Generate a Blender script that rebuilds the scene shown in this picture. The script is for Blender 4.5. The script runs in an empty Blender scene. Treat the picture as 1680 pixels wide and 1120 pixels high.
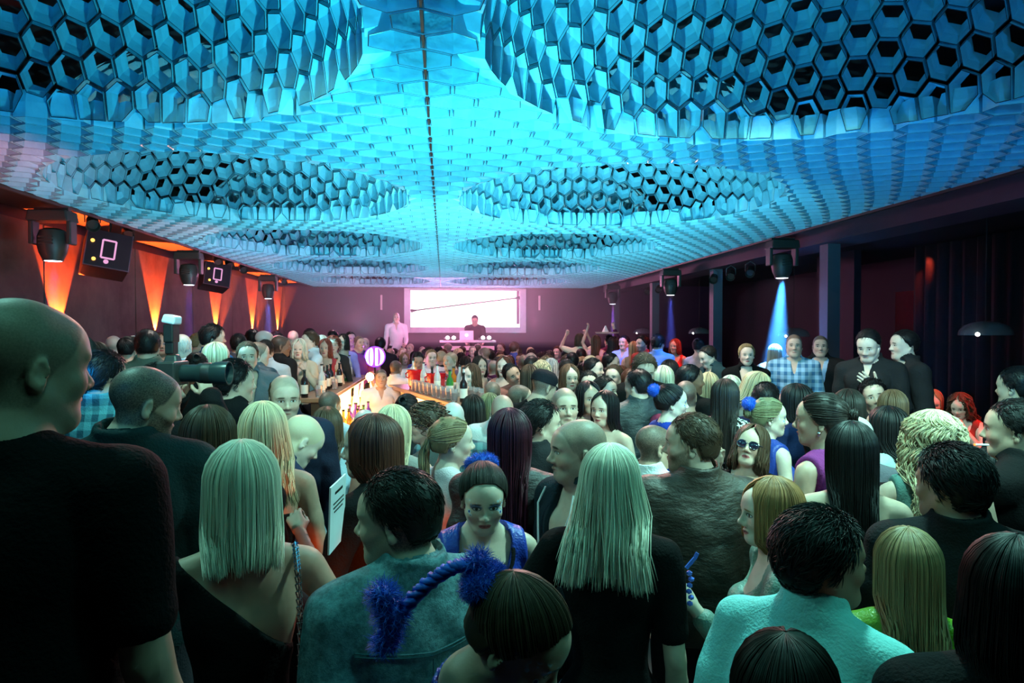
import bpy, math, random, time
import numpy as np
from mathutils import Matrix, Vector, Euler
T0 = time.time()
SC = bpy.context.scene
COL = SC.collection
R = math.radians
random.seed(7); RNG = np.random.default_rng(7)

# ------------------------------------------------------------------ camera, exposure
FPX = 1120.0
YAW = R(-5.71); PITCH = R(-1.02)
CAMZ = 2.1
cd = bpy.data.cameras.new('camera'); cam = bpy.data.objects.new('camera', cd); COL.objects.link(cam)
cd.sensor_width = 36.0; cd.lens = 24.0; cd.clip_end = 200; cd.clip_start = .05
cam.location = (0, 0, CAMZ); cam.rotation_euler = (R(90) + PITCH, 0, YAW)
SC.camera = cam
SC.view_settings.view_transform = 'Standard'; SC.view_settings.look = 'None'
SC.view_settings.gamma = 1.0; SC.view_settings.use_curve_mapping = False
SC.view_settings.exposure = 0.0
CM = Euler((R(90) + PITCH, 0, YAW)).to_matrix()
def W(px, py, d):
    """world point seen at pixel (px,py) of the 1680x1120 frame at depth d"""
    return Vector((0, 0, CAMZ)) + CM @ Vector(((px - 840) / FPX * d, -(py - 560) / FPX * d, -d))

# ------------------------------------------------------------------ world and lights
w = bpy.data.worlds.new('world'); SC.world = w; w.use_nodes = True
w.node_tree.nodes['Background'].inputs[0].default_value = (.02, .09, .10, 1)
w.node_tree.nodes['Background'].inputs[1].default_value = .04

def aim(o, tgt):
    o.rotation_euler = (Vector(tgt) - o.location).to_track_quat('-Z', 'Y').to_euler()
def spot(loc, tgt, col, power, ang=60, blend=.5, size=.03):
    l = bpy.data.lights.new('spot_light', 'SPOT'); o = bpy.data.objects.new('spot_light', l); COL.objects.link(o)
    o.location = loc; aim(o, tgt); l.color = col; l.energy = power
    l.spot_size = R(ang); l.spot_blend = blend; l.shadow_soft_size = size
    return o
def area(loc, tgt, col, power, sx, sy):
    l = bpy.data.lights.new('area_light', 'AREA'); o = bpy.data.objects.new('area_light', l); COL.objects.link(o)
    o.location = loc; aim(o, tgt); l.color = col; l.energy = power; l.shape = 'RECTANGLE'; l.size = sx; l.size_y = sy
    return o

LT = dict(crowd=(.20, 1.0, .82), blue=(.002, .23, .68), cyan=(.05, .74, .95), pink=(1.0, .25, .55), red=(1, .05, .02))
# added key and rim lights for the crowd
area((-.9, 1.05, 3.12), (-.6, 2.2, 0), LT['crowd'], 6, 1.6, .3)
area((2.0, 1.05, 3.12), (2.0, 2.4, 0), LT['crowd'], 17, 2.2, .3)
spot((-1.72, 2.62, 3.75), (-1.3, 3.2, 0), (.36, 1, .84), 135, 120, .6, .10)
spot((1.56, 2.62, 3.75), (1.6, 3.6, 0), (.40, 1, .86), 430, 125, .6, .10)
spot((3.1, 1.6, 3.12), (1.4, 4.4, 1.4), (.45, 1, .86), 420, 70, .8, .05)
spot((1.3, .9, 3.1), (1.9, 5.2, 1.2), (.42, 1, .85), 110, 66, .8, .06)
spot((1.3, 6.4, 3.6), (1.2, 2.7, 1.5), (1, .50, .42), 380, 62, .7, .05)
spot((-1.6, 6.4, 3.6), (-.9, 2.6, 1.6), (1, .40, .36), 260, 56, .7, .05)
spot((-.5, 1.4, 3.12), (-1.3, 6.0, 1.6), (.42, 1, .85), 210, 60, .8, .06)
for x_, y_, p_, c_ in ((-1.72, 6.09, 170, (1, .92, .82)), (1.56, 6.09, 320, (.95, .92, .78)), (-1.72, 9.56, 120, (1, .75, .78)), (1.56, 9.56, 230, (1, .62, .66)), (1.56, 13.03, 230, (1, .4, .5)), (-1.72, 13.03, 130, (1, .5, .7)), (1.2, 16.5, 150, (1, .35, .6))):
    spot((x_, y_, 3.75), (x_ + .2, y_ + .2, 0), c_, p_, 120, .6, .08)
# blue and cyan wash thrown up onto the honeycomb canopy by unseen spots added among the crowd
for x, y, p in ((-1.9, .2, 70), (2.2, .2, 95)):
    spot((x, y, 2.8), (x * .8, 2.8, 3.5), LT['blue'], p, 105, .7)
for x, y, p in ((-1.75, 3.0, 50), (1.7, 3.2, 110), (3.3, 3.2, 50), (-.1, 1.9, 45)):
    spot((x, y, 1.9), (x, y + 1.6, 3.4), LT['blue'], p, 140, .8)
for x, y, p in ((-.1, 2.6, 190), (-1.7, 5.0, 110), (1.5, 5.0, 190), (-.1, 6.0, 170), (-1.7, 8.4, 110), (1.6, 8.4, 170), (-1.7, 11.8, 80), (1.6, 11.8, 100), (-1.7, 15.2, 60), (1.6, 15.2, 60)):
    spot((x, y, 2.0), (x, y + 1.4, 3.4), LT['cyan'] if y < 4.5 else (.22, .84, 1), p * (1 if y < 4.5 else 1.15), 130, .8)
spot((.3, 2.9, 2.0), (.3, 4.4, 3.3), (.16, .84, 1), 230, 84, .9)
spot((2.0, 5.2, 2.0), (1.7, 7.2, 3.5), (.16, .84, 1), 160, 84, .9)
# red spill on the left edge of the canopy, pink at the far end
for y, p in ((4.2, 130), (7.6, 90), (11.0, 60)):
    spot((-2.2, y - .1, 2.25), (-3.5, y + .9, 3.35), (1, .16, .16), p, 75, .9)
for x, y, p in ((-.1, 15.6, 160), (-1.6, 12.6, 90), (1.7, 12.6, 70), (-2.4, 9.4, 60)):
    spot((x, y, 2.2), (x, y + 1.8, 3.3), LT['pink'], p, 150, .9)

# ------------------------------------------------------------------ node expression helper
class E:
    """tiny wrapper so that shader maths reads like maths"""
    nt = None
    def __init__(s, v): s.v = v
    @staticmethod
    def _l(nt, sock, v):
        if isinstance(v, E): v = v.v
        if isinstance(v, (int, float)): sock.default_value = v
        elif isinstance(v, tuple): sock.default_value = v if len(v) == len(sock.default_value) else v[:3]
        else: nt.links.new(v, sock)
    def op(s, o, *b, clamp=False):
        n = E.nt.nodes.new('ShaderNodeMath'); n.operation = o; n.use_clamp = clamp
        E._l(E.nt, n.inputs[0], s)
        for i, x in enumerate(b): E._l(E.nt, n.inputs[i + 1], x)
        return E(n.outputs[0])
    def __add__(s, b): return s.op('ADD', b)
    def __radd__(s, b): return s.op('ADD', b)
    def __sub__(s, b): return s.op('SUBTRACT', b)
    def __rsub__(s, b): return E(b).op('SUBTRACT', s)
    def __mul__(s, b): return s.op('MULTIPLY', b)
    def __rmul__(s, b): return s.op('MULTIPLY', b)
    def __truediv__(s, b): return s.op('DIVIDE', b)
    def abs(s): return s.op('ABSOLUTE')
    def max(s, b): return s.op('MAXIMUM', b)
    def min(s, b): return s.op('MINIMUM', b)
    def step(s, a, b):                       # smooth 0 below a .. 1 above b
        n = E.nt.nodes.new('ShaderNodeMapRange'); n.interpolation_type = 'SMOOTHSTEP'
        E._l(E.nt, n.inputs[0], s)
        if a <= b: vals = (a, b, 0, 1)
        else: vals = (b, a, 1, 0)
        for i, x in enumerate(vals): n.inputs[i + 1].default_value = x
        return E(n.outputs[0])
def NN(t, **k):
    n = E.nt.nodes.new('ShaderNode' + t)
    for a, v in k.items():
        if hasattr(n, a): setattr(n, a, v)
        else: E._l(E.nt, n.inputs[a], v)
    return n
def mix(f, a, b):
    n = E.nt.nodes.new('ShaderNodeMix'); n.data_type = 'RGBA'
    E._l(E.nt, n.inputs[0], f)
    for i, x in ((6, a), (7, b)):
        if isinstance(x, tuple) and len(x) == 3: x = (*x, 1)
        E._l(E.nt, n.inputs[i], x)
    return E(n.outputs[2])
def noise(scale, vec=None, detail=2, rough=.5):
    n = NN('TexNoise'); n.inputs['Scale'].default_value = scale; n.inputs['Detail'].default_value = detail
    n.inputs['Roughness'].default_value = rough
    if vec is not None: E._l(E.nt, n.inputs['Vector'], vec)
    return E(n.outputs['Fac'])
def objco(): return E(NN('TexCoord').outputs['Object'])
def scalev(v, s):
    n = E.nt.nodes.new('ShaderNodeVectorMath'); n.operation = 'MULTIPLY'
    E._l(E.nt, n.inputs[0], v); n.inputs[1].default_value = s; return E(n.outputs[0])
def begin(name):
    m = bpy.data.materials.new(name); m.use_nodes = True; E.nt = m.node_tree
    b = m.node_tree.nodes['Principled BSDF']
    return m, b
def setp(b, base=None, rough=None, metal=None, spec=None, sheen=None, emit=None, es=None, bump=None, bs=.3, bd=.01, alpha=None, trans=None, coat=None):
    for k, v in (('Base Color', base), ('Roughness', rough), ('Metallic', metal), ('Specular IOR Level', spec), ('Sheen Weight', sheen),
                 ('Emission Color', emit), ('Emission Strength', es), ('Alpha', alpha), ('Transmission Weight', trans), ('Coat Weight', coat)):
        if v is not None:
            if isinstance(v, tuple) and len(v) == 3: v = (*v, 1)
            E._l(E.nt, b.inputs[k], v)
    if bump is not None:
        n = NN('Bump'); n.inputs['Strength'].default_value = bs; n.inputs['Distance'].default_value = bd
        E._l(E.nt, n.inputs['Height'], bump); E.nt.links.new(n.outputs[0], b.inputs['Normal'])
_mc = {}
def plain(name, col, rough=.6, metal=0, var=.15, ns=8, bs=.15, **k):
    if name in _mc: return _mc[name]
    m, b = begin(name)
    f = noise(ns, objco(), 4)
    lo = tuple(c * (1 - var) for c in col); hi = tuple(min(1, c * (1 + var)) for c in col)
    setp(b, mix(f, lo, hi), rough, metal, bump=f, bs=bs, **k)
    _mc[name] = m; return m
def glow(name, col, strength):
    if name in _mc: return _mc[name]
    m, b = begin(name); setp(b, (0, 0, 0), .8, emit=col, es=strength); _mc[name] = m; return m

# ------------------------------------------------------------------ mesh helpers
def np_mesh(name, V, F4=None, F3=None, smooth=True, attrs=None, fmat=None):
    V = np.asarray(V, np.float32)
    me = bpy.data.meshes.new(name)
    n4 = 0 if F4 is None else len(F4); n3 = 0 if F3 is None else len(F3)
    me.vertices.add(len(V)); me.vertices.foreach_set('co', V.ravel())
    loops = np.concatenate([a.ravel() for a in (F4, F3) if a is not None and len(a)]).astype(np.int32)
    me.loops.add(len(loops)); me.loops.foreach_set('vertex_index', loops)
    starts = np.concatenate([np.arange(n4) * 4, n4 * 4 + np.arange(n3) * 3]).astype(np.int32)
    me.polygons.add(n4 + n3); me.polygons.foreach_set('loop_start', starts)
    me.polygons.foreach_set('use_smooth', np.full(n4 + n3, smooth))
    if fmat is not None: me.polygons.foreach_set('material_index', np.asarray(fmat, np.int32))
    for k, a in (attrs or {}).items():
        if a.ndim == 2:
            at = me.attributes.new(k, 'FLOAT_VECTOR', 'POINT'); at.data.foreach_set('vector', a.astype(np.float32).ravel())
        else:
            at = me.attributes.new(k, 'FLOAT', 'POINT'); at.data.foreach_set('value', a.astype(np.float32))
    me.update(calc_edges=True)
    return me
class MB:
    def __init__(s): s.v = []; s.f = []
    def add(s, vs, fs):
        n = len(s.v); s.v += [tuple(v) for v in vs]; s.f += [tuple(i + n for i in f) for f in fs]; return s
    def box(s, c, size, rot=None, taper=1.0):
        hx, hy, hz = (a / 2 for a in size); vs = []
        for z, t in ((-hz, 1), (hz, taper)):
            for x, y in ((-hx, -hy), (hx, -hy), (hx, hy), (-hx, hy)):
                v = Vector((x * t, y * t, z))
                if rot: v = Euler(rot).to_matrix() @ v
                vs.append(v + Vector(c))
        return s.add(vs, [(0, 3, 2, 1), (4, 5, 6, 7), (0, 1, 5, 4), (1, 2, 6, 5), (2, 3, 7, 6), (3, 0, 4, 7)])
    def tube(s, pts, r, n=8, closed=False):
        pts = [Vector(p) for p in pts]; rs = r if isinstance(r, (list, tuple)) else [r] * len(pts)
        vs = []; fs = []
        for i, p in enumerate(pts):
            a = pts[max(i - 1, 0)]; b = pts[min(i + 1, len(pts) - 1)]
            t = (b - a).normalized(); u = t.cross(Vector((0, 0, 1)))
            if u.length < 1e-3: u = Vector((1, 0, 0))
            u.normalize(); v = t.cross(u)
            for k in range(n):
                an = 2 * math.pi * k / n; vs.append(p + (u * math.cos(an) + v * math.sin(an)) * rs[i])
        m = len(pts)
        for i in range(m - 1):
            for k in range(n):
                fs.append((i * n + k, i * n + (k + 1) % n, (i + 1) * n + (k + 1) % n, (i + 1) * n + k))
        fs.append(tuple(range(n - 1, -1, -1))); fs.append(tuple((m - 1) * n + k for k in range(n)))
        return s.add(vs, fs)
    def lathe(s, c, prof, n=16, M=None):
        vs = []; fs = []
        for r, z in prof:
            for k in range(n):
                a = 2 * math.pi * k / n; v = Vector((r * math.cos(a), r * math.sin(a), z))
                if M is not None: v = M @ v
                vs.append(v + Vector(c))
        for i in range(len(prof) - 1):
            for k in range(n):
                fs.append((i * n + k, i * n + (k + 1) % n, (i + 1) * n + (k + 1) % n, (i + 1) * n + k))
        if prof[0][0] > 1e-4: fs.append(tuple(range(n - 1, -1, -1)))
        if prof[-1][0] > 1e-4: fs.append(tuple((len(prof) - 1) * n + k for k in range(n)))
        return s.add(vs, fs)
    def mesh(s, name, mat=None, smooth=False, bevel=0):
        me = bpy.data.meshes.new(name); me.from_pydata([tuple(v) for v in s.v], [], s.f); me.update()
        if smooth: me.polygons.foreach_set('use_smooth', [True] * len(me.polygons)); me.set_sharp_from_angle(angle=R(40))
        if mat: me.materials.append(mat)
        return me
    def build(s, name, mat, parent=None, smooth=False, bevel=0, **k):
        o = bpy.data.objects.new(name, s.mesh(name, mat, smooth)); COL.objects.link(o)
        if parent: o.parent = parent
        if bevel:
            b = o.modifiers.new('bevel', 'BEVEL'); b.width = bevel; b.segments = 2; b.limit_method = 'ANGLE'
        tag(o, **k); return o
def tag(o, label=None, cat=None, group=None, kind=None):
    for a, v in (('label', label), ('category', cat), ('group', group), ('kind', kind)):
        if v: o[a] = v
    return o
def empty(name, loc, rz=0, label=None, cat=None, group=None):
    o = bpy.data.objects.new(name, None); COL.objects.link(o); o.location = loc; o.rotation_euler = (0, 0, rz)
    o.empty_display_size = .1
    return tag(o, label, cat, group)
def obj(name, me, parent=None, **k):
    o = bpy.data.objects.new(name, me); COL.objects.link(o)
    if parent: o.parent = parent
    return tag(o, **k)

# ------------------------------------------------------------------ materials of the setting
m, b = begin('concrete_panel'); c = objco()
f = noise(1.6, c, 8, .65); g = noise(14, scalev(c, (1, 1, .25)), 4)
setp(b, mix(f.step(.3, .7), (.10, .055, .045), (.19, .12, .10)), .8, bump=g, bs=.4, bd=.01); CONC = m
DARK = plain('dark_wall_paint', (.022, .015, .024), .7, ns=3)
DARKC = plain('dark_ceiling_paint', (.012, .012, .016), .9, ns=3)
PLUM = plain('plum_wall_paint', (.055, .016, .045), .6, ns=3)
FLOORM = plain('dark_polished_floor', (.03, .03, .035), .35, ns=5)
PLAT = plain('black_platform_carpet', (.02, .02, .022), .9, ns=40)
BLACK = plain('matte_black_metal', (.014, .015, .013), .5, ns=20)
BLACK2 = plain('lamp_housing_black', (.035, .036, .030), .45, ns=20)
CHROME = plain('chrome', (.7, .7, .72), .15, 1, ns=20)
WHITEP = plain('white_paint', (.8, .78, .78), .5, ns=5)
PILLAR = plain('dark_blue_grey_pillar', (.10, .11, .13), .6, ns=4)

# ------------------------------------------------------------------ room shell
XL, XR, YB = -4.4, 8.2, 19.6
def struct(name, mb, mat, **k): return mb.build(name, mat, kind='structure', **k)
fl = struct('floor', MB().box((2, 8, -.05), (13.2, 24.4, .1)), FLOORM, label='dark polished concrete floor under the crowd')
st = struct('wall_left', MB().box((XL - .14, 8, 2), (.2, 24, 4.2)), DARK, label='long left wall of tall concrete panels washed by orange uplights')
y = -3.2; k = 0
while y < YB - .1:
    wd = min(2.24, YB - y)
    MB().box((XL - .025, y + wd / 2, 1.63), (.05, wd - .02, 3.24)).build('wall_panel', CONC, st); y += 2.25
struct('wall_back', MB().box((2, YB + .1, 2), (13.2, .2, 4.2)), PLUM, label='plum coloured back wall behind the stage')
struct('wall_right', MB().box((XR + .1, 8, 2), (.2, 24, 4.2)), DARK, label='dark right wall behind the curtains')
struct('wall_rear', MB().box((2, -3.9, 2), (13.2, .2, 4.2)), DARK)
struct('ceiling', MB().box((2, 8, 4.55), (13.2, 24.4, .1)), DARKC, label='black ceiling void above the honeycomb canopy')
# lower ceilings over the side aisles
struct('trim_1', MB().box((-4.0, 8, 3.42), (.98, 24, .1)), plain('aisle_ceiling_paint', (.05, .035, .03), .8), label='low painted ceiling strip over the left aisle')
struct('trim_2', MB().box((6.22, 8, 3.42), (4.2, 24, .1)), DARKC, label='low black ceiling over the right side')
struct('trim_3', MB().box((4.75, 8, 3.26), (.5, 22, .26)), plain('soffit_paint', (.05, .04, .06), .7), label='dark soffit beam running along the right pillars')
# raised side platforms
PZ = .36
struct('trim_4', MB().box((-2.95, 9.9, PZ / 2), (2.9, 19.4, PZ)), PLAT, label='black carpeted raised platform along the left wall')
struct('trim_5', MB().box((-2.55, -1.2, PZ / 2), (3.7, 4.9, PZ)), PLAT)
struct('trim_6', MB().box((5.2, 11.2, PZ / 2), (6.0, 16.7, PZ)), PLAT, label='black carpeted raised platform at the right')
struct('trim_7', MB().box((.8, 18.2, .33), (5.2, 2.6, .66)), PLAT, label='low stage at the back wall')
for i, yy in enumerate((4.5, 7.9, 11.4, 14.85, 18.3)):
    struct('trim_%d' % (i + 8), MB().box((4.68, yy, 1.63 + .18), (.16, .18, 3.26 - .36)), PILLAR)
# folded curtain in the dark right corner and red lit door slot
def curtain(x0, y0, x1, y1, z0, z1, mat, name='curtain', **k):
    n = 120; V = []; Fq = []
    d = Vector((x1 - x0, y1 - y0, 0)); L = d.length; d.normalize(); nrm = Vector((-d.y, d.x, 0))
    for i in range(n + 1):
        t = i / n; a = .05 * math.sin(t * L * 26) + .02 * math.sin(t * L * 61 + 1)
        for z in (z0, z1):
            p = Vector((x0, y0, z)) + d * (t * L) + nrm * (a * (1 if z == z0 else .7)); V.append(p)
    for i in range(n): Fq.append((2 * i, 2 * i + 2, 2 * i + 3, 2 * i + 1))
    o = MB().add(V, Fq).build(name, mat, smooth=True, **k)
    s = o.modifiers.new('solid', 'SOLIDIFY'); s.thickness = .008
    return o
curtain(6.9, 5.2, 6.9, 9.4, PZ, 3.3, plain('black_velvet', (.02, .017, .02), .85, ns=30), label='heavy black folded curtain at far right behind the booths', cat='curtain')
struct('door_1', MB().box((7.3, 9.9, 1.5), (.1, .9, 2.4)), plain('red_door', (.5, .03, .02), .6), label='narrow red lit doorway beside the black curtain')
spot((6.8, 9.0, 3.2), (7.3, 9.9, 1.6), (1, .08, .04), 14, 40, .5)
struct('wall_side', MB().box((6.6, 10.9, 1.8), (.12, 1.1, 3.2)), DARK)

# ------------------------------------------------------------------ projection screen and stage
t = empty('projection_screen', (.62, YB - .02, 2.0), label='bright white projection screen in a pale frame behind the DJ', cat='screen')
sx, sz = 3.46, 1.32
MB().box((0, -.03, sz / 2), (sx - .3, .03, sz - .2)).build('screen_surface', glow('screen_light', (1, .96, .99), 3.0), t)
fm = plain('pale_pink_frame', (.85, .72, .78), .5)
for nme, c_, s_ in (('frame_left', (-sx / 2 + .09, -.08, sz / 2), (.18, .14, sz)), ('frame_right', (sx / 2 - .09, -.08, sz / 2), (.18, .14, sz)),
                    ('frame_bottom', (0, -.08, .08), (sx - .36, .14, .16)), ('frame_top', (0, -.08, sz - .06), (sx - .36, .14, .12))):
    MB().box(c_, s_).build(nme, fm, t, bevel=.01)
MB().box((sx / 2 - .23, -.07, sz / 2 + .1), (.08, .05, sz - .3)).build('inner_reveal', plain('plum_reveal', (.3, .1, .2), .6), t)
o = MB().tube([(-sx / 2 + .2, -.2, .62), (sx / 2 - .2, -.2, 1.0)], .02, 6).build('tension_cable', BLACK, t)
MB().tube([(-sx / 2 + .19, -.2, .615), (-sx / 2 + .36, -.2, .64)], [.055, .02], 8).build('turnbuckle', BLACK, o)
MB().tube([(sx / 2 - .19, -.2, 1.0), (sx / 2 - .34, -.2, .983)], [.05, .02], 8).build('turnbuckle', BLACK, o)
area((.6, YB - .6, 2.95), (.3, 9, 1.2), LT['pink'], 240, 3.2, .35)
area((.6, 15.4, 3.1), (.6, YB, 1.6), (1, .2, .6), 20, 4, .4)
for x in (-1.75, 2.75):
    MB().box((x, YB - .05, 2.86), (.05, .06, .42)).build('wall_light_tube', glow('faint_tube', (1, .45, .7), .6), None, label='thin pink tube lamp on the back wall %s of the screen' % ('left' if x < 0 else 'right'), cat='lamp')

# ------------------------------------------------------------------ honeycomb canopy
CX0, CX1, CY1, CZ = -3.5, 4.12, 18.9, 3.25
SEAM = -.08
DOM = [(SEAM + sgn * 1.64, 2.62 + 3.47 * i) for i in range(-1, 5) for sgn in (-1, 1)]
DR, DH = 1.42, 1.0
def warp_x(u):   # wider cells beside the seam, tighter cells over the dome centres
    return SEAM + u + .11 * np.sin(2 * np.pi * u / 3.28)
def hexgrid(pw, x0, x1, y0, y1):
    rr = pw / math.sqrt(3); ph = 1.5 * rr; L = []
    for j in range(int(math.ceil((y1 - y0) / ph))):
        for i in range(int((x0 - x1) / pw) - 2, int((x1 - x0) / pw) + 3):
            u = i * pw + (pw / 2 if j % 2 else 0)
            if x0 <= u <= x1: L.append((u, y0 + j * ph))
    c = np.array(L); ang = np.pi / 6 + np.arange(6) * np.pi / 3
    return c, c[:, 0:1] + rr * np.cos(ang), c[:, 1:2] + rr * np.sin(ang)
# dome profile: arc length -> (radius, height) of a quarter ellipse
_t = np.linspace(0, np.pi / 2, 400); _r = DR * np.sin(_t); _z = DH * np.cos(_t)
_s = np.concatenate([[0], np.cumsum(np.hypot(np.diff(_r), np.diff(_z)))]); ARC = _s[-1]
def canopy_cells():
    out = []
    def add(P, N, dep, sh1, sh2):
        C = P.mean(1, keepdims=True)
        inn = C + (P - C) * (1 - .0095 / np.maximum(np.linalg.norm(P - C, axis=-1, keepdims=True), .02))
        out.append((inn, C + (inn - C) * sh1 + N * dep * .55, C + (inn - C) * sh2 + N * dep, C))
    c, vu, vy = hexgrid(.205, -4.4, 4.6, -1.3, CY1 + .1)
    vx = warp_x(vu); cx_ = warp_x(c[:, 0]); keep = (cx_ > CX0 - .03) & (cx_ < CX1 + .02) & (c[:, 1] < CY1)
    for cx, cy in DOM: keep &= np.hypot(cx_ - cx, c[:, 1] - cy) > DR + .015
    vx, vy = vx[keep], vy[keep]
    for cx, cy in DOM:                                           # cells that meet a dome end on its rim
        d = np.hypot(vx - cx, vy - cy); s = np.where(d < DR + .03, (DR + .004) / d, 1)
        vx = cx + (vx - cx) * s; vy = cy + (vy - cy) * s
    vx = np.clip(vx, CX0, CX1); vy = np.clip(vy, -2, CY1)
    P = np.stack([vx, vy, np.full_like(vx, CZ)], -1)
    add(P, np.array([0, 0, 1.0]), .15, .995, .84)
    c, vu, vv = hexgrid(.188, -ARC - .1, ARC + .1, -1.96, ARC + .1)
    sc_ = np.hypot(c[:, 0], c[:, 1]); k = sc_ < ARC - .05
    vu, vv = vu[k], vv[k]; s = np.hypot(vu, vv); s2 = np.where(s > ARC - .07, ARC, s)
    rad = np.interp(s2, _s, _r); z = np.interp(s2, _s, _z); az = np.arctan2(vv, vu)
    Pd = np.stack([rad * np.cos(az), rad * np.sin(az), z], -1)
    Cd = Pd.mean(1, keepdims=True)
    N = Cd / np.array([DR ** 2, DR ** 2, DH ** 2]); N[..., :2] *= .5; N /= np.linalg.norm(N, axis=-1, keepdims=True)
    for cx, cy in DOM: add(Pd + np.array([cx, cy, CZ]), N, .13, .985, .80)
    return [np.concatenate(q) for q in zip(*out)]
def canopy():
    A, Bm, Tp, C = canopy_cells()
    n = len(A)
    m, b = begin('canopy_sheet'); ob = E(NN('NewGeometry').outputs['Position'])
    f = noise(11, ob, 3); setp(b, mix(f, (.22, .54, .66), (.40, .80, .88)), .42, spec=.4, bump=f, bs=.5, bd=.02); mat = m  # white sheet tinted blue, part of the blue light put into its colour
    root = empty('honeycomb_canopy', (0, 0, CZ), label='blue lit honeycomb canopy with paired round domes hanging over the whole dance floor', cat='ceiling canopy')
    t_in = .0042
    # per cell: outer ring x3 levels, inner ring x3 levels  -> 36 verts, 30 quads
    def shrink(P, c, t): return c + (P - c) * (1 - t / np.maximum(np.linalg.norm(P - c, axis=-1, keepdims=True), .02))
    c_l = [A.mean(1, keepdims=True), Bm.mean(1, keepdims=True), Tp.mean(1, keepdims=True)]
    outer = [A, Bm, Tp]; inner = [shrink(P, c, t_in) for P, c in zip(outer, c_l)]
    V = np.concatenate(inner + outer, 1)                          # n,36,3
    Fs = []
    for k in range(6):
        q = (k + 1) % 6
        for l in (0, 1): Fs.append((l * 6 + k, l * 6 + q, (l + 1) * 6 + q, (l + 1) * 6 + k))
        for l in (3, 4): Fs.append((l * 6 + k, (l + 1) * 6 + k, (l + 1) * 6 + q, l * 6 + q))
        Fs.append((k, 18 + k, 18 + q, q))
    Fs = np.array(Fs); FM = np.tile([0, 0, 0, 0, 1], 6); EDG = plain('dark_sheet_edge', (.01, .015, .03), .8)
    # which cells show largest from the room: nearest in view
    cc = C[:, 0]; d = np.linalg.norm(cc - np.array([0, 0, CAMZ]), axis=1)
    Cw = np.array(CM.transposed()); rel = (cc - np.array([0, 0, CAMZ])) @ Cw.T
    px = 840 + FPX * rel[:, 0] / -rel[:, 2]; py = 560 - FPX * rel[:, 1] / -rel[:, 2]
    inv = (rel[:, 2] < 0) & (px > -20) & (px < 1700) & (py > -20) & (py < 600)
    order = np.argsort(np.where(inv, d, 99)); near = order[:300]
    keep = np.ones(n, bool); keep[near] = False
    off = np.array([0, 0, CZ])
    for i in near:
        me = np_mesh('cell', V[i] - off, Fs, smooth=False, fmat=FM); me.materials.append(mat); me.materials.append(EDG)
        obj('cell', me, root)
    idx = np.where(keep)[0]
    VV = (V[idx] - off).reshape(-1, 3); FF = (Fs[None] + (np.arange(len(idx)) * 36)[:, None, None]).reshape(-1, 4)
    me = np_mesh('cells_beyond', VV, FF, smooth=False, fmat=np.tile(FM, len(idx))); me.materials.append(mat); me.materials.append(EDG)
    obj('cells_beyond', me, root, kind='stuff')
    # the seam bar between the two dome rows and the thin edge rails
    MB().box((SEAM, 8.6, .03), (.012, 20.6, .05)).build('seam_bar', BLACK, root)
    MB().box((CX0 - .02, 8.6, .06), (.03, 20.6, .16)).build('edge_rail', BLACK2, root)
    MB().box((CX1 + .02, 8.6, .06), (.03, 20.6, .16)).build('edge_rail', BLACK2, root)
    MB().box(((CX0 + CX1) / 2, CY1 + .03, .06), (CX1 - CX0, .03, .16)).build('edge_rail', BLACK2, root)
    # suspension rods up to the void
    for x in (CX0, SEAM, CX1):
        for y in range(1, 19, 3): MB().tube([(x, y, .05), (x, y, 1.24)], .008, 6).build('suspension_rod', BLACK, root)
canopy()

# ------------------------------------------------------------------ moving head lamps on the canopy edges
def moving_head():
    r = empty('moving_head_lamp', (0, 0, 0))
    MB().box((0, 0, -.05), (.36, .22, .10), taper=.92).build('base', BLACK2, r, bevel=.012)
    MB().box((0, 0, .015), (.30, .05, .03)).build('clamp', BLACK2, r)
    for s in (-1, 1):
        MB().box((s * .165, 0, -.20), (.04, .12, .22)).build('yoke_arm', BLACK2, r, bevel=.01)
    h = MB().lathe((0, 0, -.29), [(.06, .13), (.105, .11), (.125, .05), (.125, -.03), (.11, -.10), (.085, -.155), (.082, -.17)], 14).build('lamp_head', BLACK2, r, smooth=True)
    for k in range(3): MB().box((0, -.12, -.25 - k * .03), (.12, .02, .012)).build('cooling_fin', BLACK2, h)
    MB().lathe((0, 0, -.459), [(.0, -.004), (.06, -.004), (.075, .0)], 18).build('lens', glow('lens_light', (.75, .8, 1), 9), r)
    return r
def copy_tree(o, parent=None):
    c = o.copy(); COL.objects.link(c)
    if parent: c.parent = parent
    for ch in list(o.children): copy_tree(ch, c)
    return c
heads = [((87, 415), 6.3, 'nearest on the left edge of the canopy, over the bald man', (.30, .03, 1), 55, 13),
         ((310, 460), 9.7, 'second on the left edge, between the two hanging speakers', (.12, .08, 1), 90, 10),
         ((440, 489), 14.0, 'third and farthest on the left edge', (.12, .22, 1), 330, 12),
         ((1283, 447), 8.4, 'nearest on the right edge, throwing the wide blue beam', (.05, .32, 1), 3200, 17),
         ((1100, 475), 12.6, 'second on the right edge, beside the middle pillar', (.10, .15, 1), 260, 12),
         ((1005, 490), 17.0, 'third and farthest on the right edge', (.30, .12, 1), 420, 10)]
proto = None
for (px, py), d, lab, col, pw, an in heads:
    o = proto = moving_head() if proto is None else None or copy_tree(proto)
    p = W(px, py, d); o.location = (p.x, p.y, min(p.z + .46, 3.19))
    tag(o, 'black moving head lamp %s' % lab, 'stage light', 'moving head lamps')
    spot((p.x, p.y, o.location.z - .475), (p.x + (-.3 if pw > 2000 else .02), p.y - (.25 if pw > 2000 else .05), 0), col, pw * (8.0 if pw > 2000 else 18), an, .35, .04)

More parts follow.
